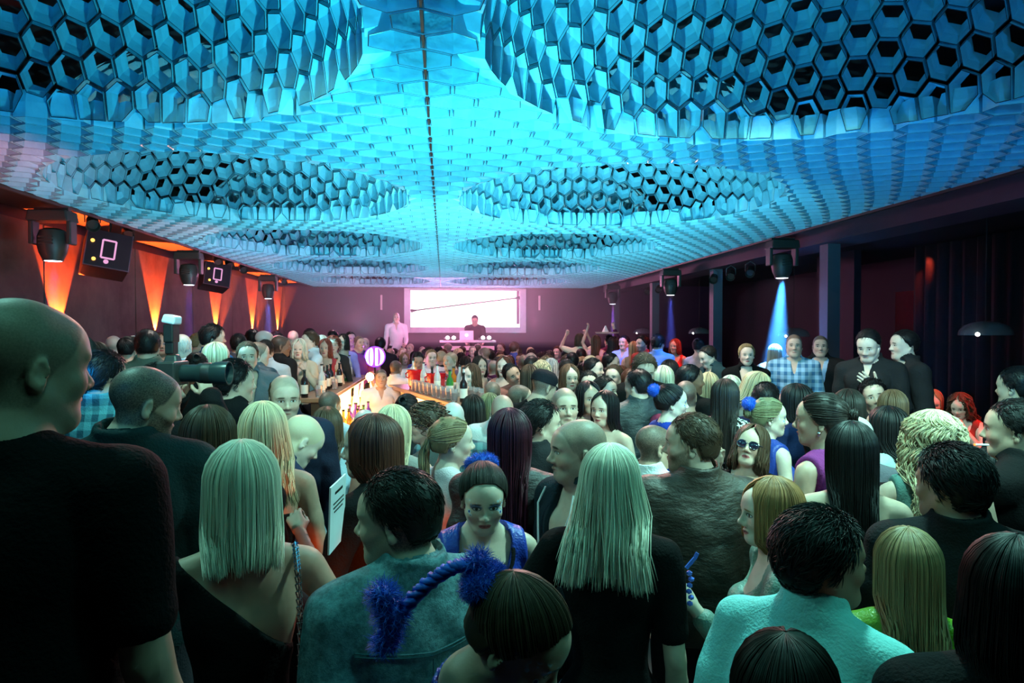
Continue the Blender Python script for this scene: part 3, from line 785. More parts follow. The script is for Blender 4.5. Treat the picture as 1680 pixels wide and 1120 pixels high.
        S.F = np.maximum(np.maximum(S.F, cut), zb - Z + 0 * S.F)
        if kind in ('jacket', 'shirt', 'rolled'):
            # standing, turned down collar: a band around the neck, open at the throat
            c0 = P.up((0, -.026, 1.532)); nrm = P.Ru @ np.array([0, -.25, 1.0]); nrm /= np.linalg.norm(nrm)
            dx, dy, dz_ = X - c0[0], Y - c0[1], Z - c0[2]
            hgt = dx * nrm[0] + dy * nrm[1] + dz_ * nrm[2]; rad = np.sqrt(np.maximum(dx ** 2 + dy ** 2 + dz_ ** 2 - hgt ** 2, 0))
            rc = (.074 if P.sex == 'm' else .060) + (.010 if kind == 'jacket' else .0)
            band = np.maximum(np.abs(rad - rc + hgt * .22) - .0075, np.abs(hgt - .006) - .034)
            band = np.maximum(band, np.minimum(Yl - .035, .03 - np.abs(Xl) + .0) if False else (Yl - .045 - np.abs(Xl) * .4))
            h = np.clip(.5 + .5 * (S.F - band) / .012, 0, 1); S.F = (S.F * (1 - h) + band * h - .012 * h * (1 - h)).astype(np.float32)
    V, Q = surfnet(S.x, S.y, S.z, S.F)
    nrm = vnormals(V, Q); V = V + nrm * folds(V, P, amp, seed)[:, None]
    me = np_mesh(kind, V, Q); _garm[key] = me; return me
def vnormals(V, Q):
    n = np.cross(V[Q[:, 2]] - V[Q[:, 0]], V[Q[:, 3]] - V[Q[:, 1]]); N = np.zeros_like(V)
    for k in range(4): np.add.at(N, Q[:, k], n)
    return N / (np.linalg.norm(N, axis=1, keepdims=True) + 1e-9)

# ---- hair, in head space (origin between the ears, +Y is the face)
def tubes(paths, rad, hv, nside=3, around=False):
    """paths N,S,3  rad N,S -> verts, quads, per vertex value"""
    N, S, _ = paths.shape
    t = np.gradient(paths, axis=1); t /= np.linalg.norm(t, axis=2, keepdims=True) + 1e-9
    ref = np.array([.3, .2, .93])
    if around:
        mxy = paths.mean(1); ref = np.stack([-mxy[:, 1], mxy[:, 0], 0 * mxy[:, 0] + 1e-4], -1); ref = (ref / (np.linalg.norm(ref, axis=1, keepdims=True) + 1e-9))[:, None]
    u = np.cross(t, ref); u /= np.linalg.norm(u, axis=2, keepdims=True) + 1e-9; v = np.cross(t, u)
    an = np.arange(nside) * 2 * np.pi / nside
    P = paths[:, :, None] + rad[:, :, None, None] * (u[:, :, None] * np.cos(an)[:, None] + v[:, :, None] * np.sin(an)[:, None])
    i = np.arange(N)[:, None, None] * S * nside + np.arange(S - 1)[None, :, None] * nside
    k = np.arange(nside); k2 = (k + 1) % nside
    Q = np.stack([i + k, i + k2, i + nside + k2, i + nside + k], -1).reshape(-1, 4)
    return P.reshape(-1, 3), Q, np.repeat(hv, S * nside)
def sm(a, b, x):
    t = np.clip((x - a) / (b - a), 0, 1); return t * t * (3 - 2 * t)
def long_paths(az, lay, S, L, wave=0, spread=0, part=0, face=46, tuck=.105, jit=0, rg=None, curl=0):
    """az: azimuth from the face (0) to the back (180) signed by side; lay: 0 inner .. 1 outer"""
    N = len(az); t = np.linspace(0, 1, S)[None, :]
    sgn = np.sign(az)[:, None]; a = np.abs(az)[:, None]
    tcap = .42
    q = np.clip(t / tcap, 0, 1)                      # over the skull
    el = R(88) * (1 - q) ** 1.0
    a0 = 8 + a * 172 / 180; a1 = np.maximum(a, face)
    aa = R(1) * (a0 + (a1 - a0) * sm(.35, 1.0, q)) * sgn
    rx, ry, rz = .086 + .010 * lay[:, None], .108 + .008 * lay[:, None], .094 + .010 * lay[:, None]
    x = np.sin(aa) * np.cos(el) * rx + part * (1 - q); y = np.cos(aa) * np.cos(el) * ry - .016; z = .034 + np.sin(el) * rz
    z = np.where(q >= 1, .034, z)
    d = np.clip((t - tcap) / (1 - tcap), 0, 1)       # falling
    fall = d * (L + .034); z = z - fall
    ln = (L + .034)
    back = sm(-.10, -.20, z)                         # gather behind the shoulders
    y = y + (-.128 - .02 * lay[:, None] - y) * back * np.where(a < 75, .98, .9)
    x = x * (1 - back * .15) + np.sin(aa) * spread * d
    x = np.sign(x) * np.minimum(np.abs(x), tuck + spread * d)
    y = y - .03 * sm(-.2, -.5, z)
    if wave:
        ph = rg.uniform(0, 6.3, (N, 1)); amp = wave * sm(.35 if wave < .02 else .06, .75 if wave < .02 else .35, t)
        x = x + amp * np.sin(t * 26 + ph); y = y + amp * .8 * np.cos(t * 23 + ph * 1.7)
    if jit:
        x = x + rg.normal(0, jit, (N, 1)) * d; y = y - np.abs(rg.normal(0, jit, (N, 1))) * d
    return np.stack([x, y, z], -1)
_hair = {}
def hair_mesh(style, n=420, seed=1):
    key = (style, n, seed)
    if key in _hair: return _hair[key]
    rg = np.random.default_rng(seed); Vs, Qs, Hs = [], [], []; off = 0
    def put(V, Q, H):
        nonlocal off
        Vs.append(V); Qs.append(Q + off); Hs.append(H); off += len(V)
    def shell(fn, A, S, hv=.25):
        P = fn(A, S); m, s_ = P.shape[0], P.shape[1]
        i = np.arange(m - 1)[:, None] * s_ + np.arange(s_ - 1)[None]
        put(P.reshape(-1, 3), np.stack([i, i + s_, i + s_ + 1, i + 1], -1).reshape(-1, 4), np.full(m * s_, hv))
    def cap_shell(rad, hairline, thick, n1=56, n2=22, nz=.0):
        """short hair over the skull down to a hairline(azimuth in degrees)->z"""
        A = np.linspace(-180, 180, n1); zl = hairline(np.abs(A))
        t = np.linspace(0, 1, n2)[None]; a = R(1) * A[:, None]
        zz = zl[:, None]; rz = rad[2]; el1 = np.arcsin(np.clip((zz - .034) / rz, -.98, .95)); el = R(90) + (el1 - R(90)) * t
        th = thick * (1 - sm(.82, 1, t) * .85)
        g = (np.sin(a * 9 + el * 7) + np.sin(a * 23 - el * 13)) * nz
        ce = np.cos(np.where(el > 0, el, el * .55))
        P = np.stack([np.sin(a) * ce * (rad[0] + th + g), np.cos(a) * ce * (rad[1] + th + g) - .014, .034 + np.sin(el) * (rz + th + g)], -1)
        i = np.arange(n1 - 1)[:, None] * n2 + np.arange(n2 - 1)[None]
        put(P.reshape(-1, 3), np.stack([i, i + n2, i + n2 + 1, i + 1], -1).reshape(-1, 4), np.full(n1 * n2, .3))
        return P
    men = lambda a: np.interp(a, [0, 28, 48, 62, 78, 90, 100, 115, 140, 180], [.082, .078, .062, .030, .012, -.022, .010, -.045, -.072, -.080])
    fem = lambda a: np.interp(a, [0, 30, 50, 70, 85, 95, 110, 140, 180], [.086, .080, .055, .018, -.012, -.005, -.05, -.078, -.086])
    def tufts(hairline, cnt, ln, rr, thick, back=1.0, lift=.3, sweep=None):
        A = rg.uniform(-180, 180, cnt * 2); u_ = rg.uniform(0, 1, cnt * 2) ** .75
        zl = hairline(np.abs(A)); e1 = np.arcsin(np.clip((zl - .034) / .085, -.98, .95)); e = R(90) + (e1 - R(90)) * u_ * .97
        a = R(1) * A; ce = np.cos(np.where(e > 0, e, e * .55))
        nx = np.stack([np.sin(a) * ce, np.cos(a) * ce, np.sin(e)], -1)
        p = np.stack([nx[:, 0] * (.0765 + thick), nx[:, 1] * (.097 + thick) - .014, .034 + nx[:, 2] * (.084 + thick)], -1)
        fl = np.array(sweep if sweep is not None else (0, -.6 * back, -.6)); fl = fl + rg.normal(0, .25, p.shape)
        fl = fl - nx * (fl * nx).sum(1, keepdims=True); fl /= np.linalg.norm(fl, axis=1, keepdims=True) + 1e-6
        S = 4; t = np.linspace(0, 1, S)[None, :, None]; l = ln * rg.uniform(.6, 1.3, (len(p), 1, 1))
        path = p[:, None] + fl[:, None] * t * l + nx[:, None] * (lift * l * t * (1 - t * .6))
        rad = rr * (1 - t[..., 0] ** 2 * .9) * np.ones((len(p), S))
        put(*tubes(path, rad, rg.uniform(0, 1, len(p))))
    if style == 'short':
        cap_shell((.0765, .097, .084), men, .010, nz=.0008); tufts(men, n, .024, .0016, .009, lift=.25)
    elif style == 'thick':
        cap_shell((.0765, .097, .084), men, .017, nz=.0012); tufts(men, n, .034, .0020, .016, lift=.45)
    elif style == 'spiky':
        cap_shell((.0765, .097, .084), men, .010, nz=.001); tufts(men, n, .030, .0022, .010, lift=.9, sweep=(0, .5, .3))
    elif style == 'ring':
        bal = lambda a: np.interp(a, [0, 90, 100, 180], [.06, -.02, -.045, -.08])
        A = rg.uniform(75, 180, n) * rg.choice([-1, 1], n); zz = rg.uniform(-.07, .075, n); a = R(1) * A
        el = np.arcsin(np.clip((zz - .034) / .085, -.98, .95)); ce = np.cos(el * .8)
        p = np.stack([np.sin(a) * ce * .078, np.cos(a) * ce * .099 - .014, zz], -1)
        t = np.linspace(0, 1, 4)[None, :, None]; path = p[:, None] + np.array([0, -.004, -.018]) * t + rg.normal(0, .002, (n, 1, 3)) * t
        put(*tubes(path, np.full((n, 4), .0014), rg.uniform(0, 1, n)))
    elif style in ('straight', 'bob', 'wavy', 'curly', 'verylong', 'lob', 'layers', 'page'):
        kw = {'straight': dict(L=.34, spread=.0, tuck=.118), 'verylong': dict(L=.46, spread=-.01, tuck=.115), 'bob': dict(L=.13, spread=.012, tuck=.115, face=37), 'lob': dict(L=.23, spread=.012, tuck=.13, face=36),
              'wavy': dict(L=.33, face=38, wave=.010, spread=.03, tuck=.13), 'curly': dict(L=.30, wave=.021, spread=.055, tuck=.15), 'page': dict(L=.18, spread=.006, tuck=.112, face=40), 'layers': dict(L=.28, spread=.05, tuck=.125, jit=.012)}[style]
        w_ = kw.get('wave', 0); fc = kw.get('face', 46)
        shell(lambda A, S: long_paths(A, np.zeros(len(A)), S, L=kw['L'] * .93, spread=kw['spread'] * .6, tuck=kw['tuck'] - .01, face=fc), np.linspace(fc - 2, 180, 28), 22)
        shell(lambda A, S: long_paths(A, np.zeros(len(A)), S, L=kw['L'] * .93, spread=kw['spread'] * .6, tuck=kw['tuck'] - .01, face=fc), -np.linspace(180, fc - 2, 28), 22)
        shell(lambda A, S: long_paths(A, np.zeros(len(A)), S, L=.0, tuck=.1, face=fc), np.linspace(.5, 60, 8), 14)
        shell(lambda A, S: long_paths(A, np.zeros(len(A)), S, L=.0, tuck=.1, face=fc), -np.linspace(60, .5, 8), 14)
        az = rg.uniform(2, 180, n) * rg.choice([-1, 1], n); lay = rg.uniform(.1, 1.1, n)
        P = long_paths(az, lay, 20 if w_ else 14, L=kw['L'], wave=w_, spread=kw['spread'], tuck=kw['tuck'] + .012, face=fc, jit=kw.get('jit', .004), rg=rg)
        l_ = 1 + rg.uniform(-.26, .07, (n, 1)) * rg.uniform(0, 1, (n, 1)) + .03 * np.sin(az * .21)[:, None]; P[:, :, 2] = np.where(P[:, :, 2] < .034, .034 + (P[:, :, 2] - .034) * l_, P[:, :, 2])
        S = P.shape[1]; t = np.linspace(0, 1, S)[None]
        rad = (.0046 if n < 300 else .0036 if n < 500 else .0023) * (.55 + .6 * np.sin(np.pi * np.clip(t * .9 + .05, 0, 1))) * np.where(t > .9, (1 - t) * 8 + .15, 1) * rg.uniform(.6, 1.3, (n, 1))
        put(*tubes(P, rad, np.clip(rg.uniform(0, 1, n) * .6 + .4 * np.sin(az * .35) ** 2, 0, 1), 3, True))
    elif style in ('updo', 'ponytail', 'bun', 'clip'):
        cap_shell((.0765, .097, .084), fem, .010, nz=.0006)
        knot = np.array({'updo': (0, -.075, .100), 'ponytail': (0, -.125, .02), 'bun': (0, -.105, .075), 'clip': (0, -.11, .03)}[style])
        A = rg.uniform(-178, 178, n); zl = fem(np.abs(A)); e1 = np.arcsin(np.clip((zl - .034) / .085, -.98, .95)); a = R(1) * A
        ce = np.cos(np.where(e1 > 0, e1, e1 * .55)); nx = np.stack([np.sin(a) * ce, np.cos(a) * ce, np.sin(e1)], -1)
        kd = knot - np.array([0, -.014, .034]); kd = kd / np.array([.0765, .097, .084]); kd /= np.linalg.norm(kd)
        t = np.linspace(0, 1, 9)[None, :, None]; D = nx[:, None] * (1 - t) + kd * t * 1.0; D /= np.linalg.norm(D, axis=2, keepdims=True) + 1e-6
        th = .011 + rg.uniform(-.001, .003, (n, 1, 1))
        P = D * (np.array([.0765, .097, .084]) + th) + np.array([0, -.014, .034])
        put(*tubes(P, .0021 * np.ones((n, 9)) * rg.uniform(.6, 1.3, (n, 1)), rg.uniform(0, 1, n)))
        if style == 'ponytail':
            m_ = 90; t = np.linspace(0, 1, 16)[None]; ph = rg.uniform(0, 6.3, (m_, 1)); r_ = rg.uniform(0, 1, (m_, 1)) ** .5
            w_ = .012 + .022 * np.sin(np.pi * t)
            P = np.stack([knot[0] + np.cos(ph) * r_ * w_ + .012 * np.sin(t * 11 + ph * .3), knot[1] - .02 * np.sin(t * 3) + np.sin(ph) * r_ * w_ * .8, knot[2] - t * .24 + .0 * ph], -1)
            put(*tubes(P, .0036 * (1 - .6 * t ** 3) * np.ones((m_, 16)), rg.uniform(0, 1, m_), 4))
        elif style in ('bun', 'clip'):
            m_ = 70; ph = np.linspace(0, 6.28, 16)[None] + rg.uniform(0, 6.3, (m_, 1)); rr = rg.uniform(.012, .032, (m_, 1)); hh = rg.uniform(-.024, .024, (m_, 1))
            rr = np.sqrt(np.maximum(.034 ** 2 - hh ** 2, 1e-5)) * rg.uniform(.8, 1.05, (m_, 1))
            ax1 = np.array([1, 0, 0]); ax2 = np.cross(kd, ax1); ax2 /= np.linalg.norm(ax2)
            P = knot + kd * (hh[..., None] + .018) + (np.cos(ph)[..., None] * ax1 + np.sin(ph)[..., None] * ax2) * rr[..., None]
            put(*tubes(P, .0032 * np.ones((m_, 16)), rg.uniform(0, 1, m_)))
    elif style == 'afro':   # big loose curls
        cap_shell((.0765, .097, .084), fem, .02, nz=.003)
        m_ = n; A = rg.uniform(-180, 180, m_); zl = fem(np.abs(A)) - .05 * (np.abs(A) > 90); u_ = rg.uniform(0, 1, m_)
        e1 = np.arcsin(np.clip((zl - .034) / .085, -.98, .95)); e = R(90) + (e1 - R(90)) * u_; a = R(1) * A
        nx = np.stack([np.sin(a) * np.cos(e), np.cos(a) * np.cos(e), np.sin(e)], -1)
        p = nx * np.array([.09, .11, .10]) + np.array([0, -.014, .034])
        t = np.linspace(0, 1, 18)[None]; ph = rg.uniform(0, 6.3, (m_, 1)); rr = .012 + .006 * rg.uniform(0, 1, (m_, 1))
        P = p[:, None] + nx[:, None] * (.012 + .02 * np.sin(t * 3))[..., None] + np.stack([rr * np.cos(t * 15 + ph) , rr * np.sin(t * 15 + ph), -t * .085 + 0 * ph], -1)
        put(*tubes(P, .0030 * np.ones((m_, 18)), rg.uniform(0, 1, m_)))
    V = np.concatenate(Vs); Q = np.concatenate(Qs); H = np.concatenate(Hs)
    me = np_mesh('hair', V, Q, attrs={'hv': H}); _hair[key] = me; return me

# ---- materials of people
_mats = {}
def hair_mat(col, name='hair'):
    k = ('h', col)
    if k in _mats: return _mats[k]
    m, b = begin('hair_' + name); hv = E(NN('Attribute', attribute_name='hv').outputs['Fac'])
    dk = tuple(c * .26 for c in col); lt = tuple(min(1, c * 1.5) for c in col)
    n = noise(60, scalev(objco(), (1, 1, .08)), 2)
    setp(b, mix((hv * .75 + n * .35).min(1.0), dk, lt), .48, spec=.3, bump=n, bs=.4, bd=.003); _mats[k] = m; return m
def skin_mat(tone=(.52, .34, .26), hair=(.03, .02, .015), buzz=0.0, beard=0.0, lips=0.0, paint=0, brow=1.0):
    k = ('s', tone, hair, buzz, beard, lips, paint, brow)
    if k in _mats: return _mats[k]
    m, b = begin('skin')
    at = NN('Attribute', attribute_name='hp'); sp = NN('SeparateXYZ'); E.nt.links.new(at.outputs['Vector'], sp.inputs[0])
    x, y, z = (E(sp.outputs[i]) for i in range(3)); ax = x.abs()
    hpv = E(at.outputs['Vector'])
    inh = z.step(-.5, -.4)                       # 1 on the head
    n1 = noise(18, objco(), 4); n2 = noise(260, hpv, 2)
    col = mix(n1.step(.3, .7), tuple(c * .88 for c in tone), tuple(min(1, c * 1.08) for c in tone))
    red = tuple(min(1, c * f) for c, f in zip(tone, (1.05, .72, .70)))
    def ell2(cx, cz, rx, rz, tilt=0.0, soft=.35):
        dx = ax - cx; dz = z - cz - (dx * tilt if tilt else 0.0) if tilt else z - cz
        q = (dx * (1 / rx)) * (dx * (1 / rx)) + (dz * (1 / rz)) * (dz * (1 / rz))
        return q.step(1 + soft, 1 - soft)
    front = y.step(.035, .055)
    col = mix(ell2(.042, -.035, .024, .020, soft=.9) * front * .5, col, red)
    col = mix(ell2(0, -.033, .016, .012, soft=.8) * front * .35, col, red)
    # scalp and beard
    zl = (y * 1.0).step(-.02, .03) * .075 - .072; zl = zl + y.step(.03, .075) * .062 + y.step(.060, .085) * .012
    ear = ax.step(.074, .078) * ((y + .010).abs().step(.03, .02)) * ((z + .012).abs().step(.045, .032))
    scalp = (z - zl).step(-.006, .008) * (1 - ear) * inh
    nb = n2.step(.25, .75)
    if buzz: col = mix((scalp * (nb * .35 + .65) * buzz).min(1.0), col, hair)
    if beard:
        be = ((y * -.5 - .004) - z).step(-.004, .014) * (z * -1).step(.135, .118) * y.step(-.012, .006)
        be = be * (1 - ell2(0, -.067, .021, .0085, soft=.25) * front)
        be = be.max(ell2(0, -.052, .024, .006, soft=.5) * front) * inh * (1 - ear)
        col = mix((be * (nb * .3 + .7) * beard).min(1.0), col, tuple(c * .9 for c in hair))
    # brows, lips, eyes
    bt = -.12; browm = ell2(.031, .0195, .0175, .0036 if lips else .0048, tilt=bt, soft=.5) * front
    col = mix(browm * .9 * brow, col, tuple(c * .8 for c in hair))
    lipc = (.42, .06, .08) if lips > .6 else tuple(c * f for c, f in zip(tone, (.85, .48, .50)))
    col = mix(ell2(0, -.0665, .0225, .0090, soft=.25) * front * (.85 if lips else .6), col, lipc)
    col = mix(ell2(0, -.0662, .021, .0013, soft=.4) * front * .8, col, (.05, .01, .01))
    col = mix(ell2(.006, -.0405, .0035, .0022, soft=.5) * front * .8, col, (.04, .015, .01))
    if paint:
        v = NN('TexVoronoi'); v.inputs['Scale'].default_value = 62; E._l(E.nt, v.inputs['Vector'], hpv); vd = E(v.outputs['Distance'])
        zone = ell2(.047, .004, .026, .030, soft=.3) * front
        col = mix(zone * (1 - vd.step(.38, .5)) * .9, col, (.55, .75, .85)); col = mix(zone * (1 - vd.step(.25, .34)), col, (.01, .04, .30))
        col = mix(ell2(.033, .008, .021, .011, soft=.4) * front * .75, col, (.02, .15, .35))
    lash = ell2(.0305, .0012, .0165, .0088 if lips else .0074, soft=.25) * front
    col = mix(lash * (.92 if lips else .7), col, (.018, .012, .010))
    eye = ell2(.0305, .0002, .0132, .0052, soft=.2) * front
    col = mix(eye, col, (.62, .60, .58)); col = mix(ell2(.0305, .0005, .0058, .0056, soft=.2) * eye, col, (.06, .035, .02))
    rough = .52 - eye * .4
    setp(b, col, rough, spec=.45, bump=n2 * .5 + n1, bs=.12, bd=.004)
    b.inputs['Subsurface Weight'].default_value = 0
    _mats[k] = m; return m
def cloth(col, kind='plain', col2=(.8, .8, .8), rough=.85):
    k = ('c', col, kind, col2)
    if k in _mats: return _mats[k]
    m, b = begin('cloth_' + kind); c = objco(); wv = noise(9, c, 4, .6); fine = noise(140, c, 2)
    lo, hi = tuple(v * .8 for v in col), tuple(min(1, v * 1.15) for v in col); base = mix(wv, lo, hi); kw = dict(rough=rough, bump=wv * 1.0 + fine * .25, bs=.5, bd=.02, sheen=.0, spec=.10)
    sp = NN('SeparateXYZ'); E._l(E.nt, sp.inputs[0], c); x, y, z = (E(sp.outputs[i]) for i in range(3))
    if kind == 'check':
        a = (x * 95).op('SINE').step(-.1, .3); d = (z * 80).op('SINE').step(-.1, .3); f = a * .5 + d * .5
        base = mix(f, col, col2)
    elif kind == 'stripe': base = mix((x * 230).op('SINE').step(-.1, .3), col, col2)
    elif kind == 'leopard':
        v = NN('TexNoise'); v.inputs['Scale'].default_value = 26; v.inputs['Detail'].default_value = 3; E._l(E.nt, v.inputs['Vector'], c); q = E(v.outputs['Fac']); base = mix(((q - .5).abs()).step(.05, .03), col, col2)
    elif kind == 'dots':
        v = NN('TexVoronoi'); v.inputs['Scale'].default_value = 19; E._l(E.nt, v.inputs['Vector'], c); base = mix(E(v.outputs['Distance']).step(.44, .38), col, col2)
    elif kind == 'leather':
        w2 = noise(7, scalev(c, (1, 1, 2.0)), 7, .62); kw.update(rough=.38 + w2 * .2, bump=w2, bs=.8, bd=.028, spec=.6); base = mix(w2.step(.35, .7), lo, tuple(min(1, v * 1.6) for v in col))
    elif kind == 'denim':
        w2 = noise(38, c, 8, .75); base = mix(w2.step(.3, .72), tuple(v * .55 for v in col), tuple(min(1, v * 1.45) for v in col)); kw.update(bump=w2, bs=.6, bd=.02)
    elif kind == 'sequin':
        v = NN('TexVoronoi'); v.inputs['Scale'].default_value = 90; E._l(E.nt, v.inputs['Vector'], c); cc = E(v.outputs['Color']); w2 = NN('SeparateColor'); E._l(E.nt, w2.inputs[0], cc)
        base = mix(E(w2.outputs[0]), tuple(v_ * .1 for v_ in col), tuple(min(1, v_ * 2) for v_ in col)); kw.update(rough=.25, bump=E(v.outputs['Distance']), bs=1, bd=.02, spec=.9)
    elif kind == 'satin': kw.update(rough=.38, spec=.5)
    setp(b, base, **kw); _mats[k] = m; return m

def ochild(name, me, mat, parent, mw=None, label=None):
    o = bpy.data.objects.new(name, me)
    if not me.materials: me.materials.append(mat)
    o.material_slots[0].link = 'OBJECT'; o.material_slots[0].material = mat
    COL.objects.link(o); o.parent = parent
    if mw is not None: o.matrix_local = mw
    if label: o['label'] = label
    return o
# ---- accessories in head space
def fuzzy(c, r, n, ln, rot, seed, rad=.0012):
    rg = np.random.default_rng(seed); D = rg.normal(0, 1, (n, 3)); D /= np.linalg.norm(D, axis=1, keepdims=True)
    p = D * np.array(r); fl = D + rg.normal(0, .45, D.shape); fl /= np.linalg.norm(fl, axis=1, keepdims=True)
    t = np.linspace(0, 1, 4)[None, :, None]; sw = np.cross(fl, rg.normal(0, 1, D.shape)); 
    P = p[:, None] * .9 + fl[:, None] * t * ln + sw[:, None] * t ** 2 * ln * .5
    P = P @ rot.T + np.array(c)
    return P, rad * (1.1 - t[..., 0]) * np.ones((n, 4)), rg.uniform(0, 1, n)
def yarn_mesh(tail=False, n=1500):
    Vs, Qs, Hs = [], [], []; off = 0
    rot = rotm('X', R(-40)) @ rotm('Y', R(8))
    def put(V, Q, H):
        nonlocal off
        Vs.append(V); Qs.append(Q + off); Hs.append(H); off += len(V)
    def core(c, r, rt):
        u = np.linspace(0, np.pi, 12)[:, None]; v = np.linspace(0, 2 * np.pi, 19)[None]
        P = np.stack([np.sin(u) * np.cos(v) * r[0], np.sin(u) * np.sin(v) * r[1], np.cos(u) * r[2] + 0 * v], -1) @ rt.T + np.array(c)
        i = np.arange(11)[:, None] * 19 + np.arange(18)[None]
        put(P.reshape(-1, 3), np.stack([i, i + 19, i + 20, i + 1], -1).reshape(-1, 4), np.full(12 * 19, .35))
    c = (0, -.122, .052 if tail else .085); core(c, (.062, .034, .036), rot); put(*tubes(*fuzzy(c, (.062, .034, .036), n, .016, rot, 3)))
    if tail:
        rg = np.random.default_rng(5)
        for k in range(3):
            t = np.linspace(0, 1, 26)
            P = np.stack([.02 + .03 * t + .010 * np.sin(t * 30 + k * 2.1), -.15 - .075 * np.sin(t * 1.6) + .010 * np.cos(t * 30 + k * 2.1), .075 + .02 * np.sin(t * 3) - .235 * t ** 1.5], -1)[None]
            put(*tubes(P, np.full((1, 26), .0085), np.array([.3 + .2 * k]), 6))
        for c, r in (((.05, -.235, -.11), (.030, .030, .030)), ((.06, -.27, -.085), (.022, .026, .022)), ((.045, -.215, -.165), (.022, .020, .03)), ((.01, -.155, .08), (.02, .018, .02))):
            core(c, r, np.eye(3)); put(*tubes(*fuzzy(c, r, 420, .022, np.eye(3), 9)))
    return np_mesh('yarn_bun', np.concatenate(Vs), np.concatenate(Qs), attrs={'hv': np.concatenate(Hs)})
def sunglasses(parent, mw, dark=True):
    fm = plain('glasses_frame', (.02, .03, .05), .25, spec=.8); V = MB()
    lm = _mats.get('lens') or plain('dark_lens', (.01, .012, .03), .06, spec=1.0) ; _mats['lens'] = lm
    root = None
    for s in (-1, 1):
        ring = [(s * .033 + .027 * math.cos(a) * (1 - .1 * s * math.sin(a)), .103 - abs(math.cos(a)) * .004 - (.006 if s * math.cos(a) > 0 else 0), .002 + .021 * math.sin(a)) for a in np.linspace(0, 2 * math.pi, 21)]
        V.tube(ring, .0026 if dark else .0013, 6); V.tube([(s * .060, .094, .008), (s * .077, .055, .008), (s * .079, -.01, .004), (s * .078, -.025, -.008)], .0024 if dark else .0012, 6)
    V.tube([(-.008, .106, .006), (0, .110, .008), (.008, .106, .006)], .002, 6)
    o = ochild('sunglasses' if dark else 'glasses', V.mesh('glasses', None, True), fm, parent, mw)
    if dark:
        for s in (-1, 1):
            L = MB(); c = (s * .033, .102, .002); ring = [(s * .033 + .025 * math.cos(a), .101 - (.005 if s * math.cos(a) > .3 else 0), .002 + .019 * math.sin(a)) for a in np.linspace(0, 2 * math.pi, 17)[:-1]]
            L.add([(c[0], .107, c[2])] + ring, [(0, k + 1, (k + 1) % 16 + 1) for k in range(16)]); ochild('lens', L.mesh('lens', None, True), lm, o)
    return o
def cap_mesh():
    b = MB(); vs = []; n = 20
    b.lathe((0, -.014, .03), [(.088, -.005), (.090, .03), (.082, .062), (.055, .088), (.012, .098), (.0, .1)], n); b.v = [(x, y * 1.2, z) for x, y, z in b.v]
    for k in range(13):
        a = R(-55 + 110 * k / 12)
        for r_, z in ((.0, .030), (1, .018)): vs.append((math.sin(a) * (.086 + .01 * r_), -.014 + math.cos(a) * (.105 + .075 * r_), z - abs(a) * .012 * r_))
    b.add(vs, [(2 * k, 2 * k + 2, 2 * k + 3, 2 * k + 1) for k in range(12)]); b.add([(x, y, z - .004) for x, y, z in vs], [(2 * k, 2 * k + 1, 2 * k + 3, 2 * k + 2) for k in range(12)])
    return b.mesh('cap', None, True)

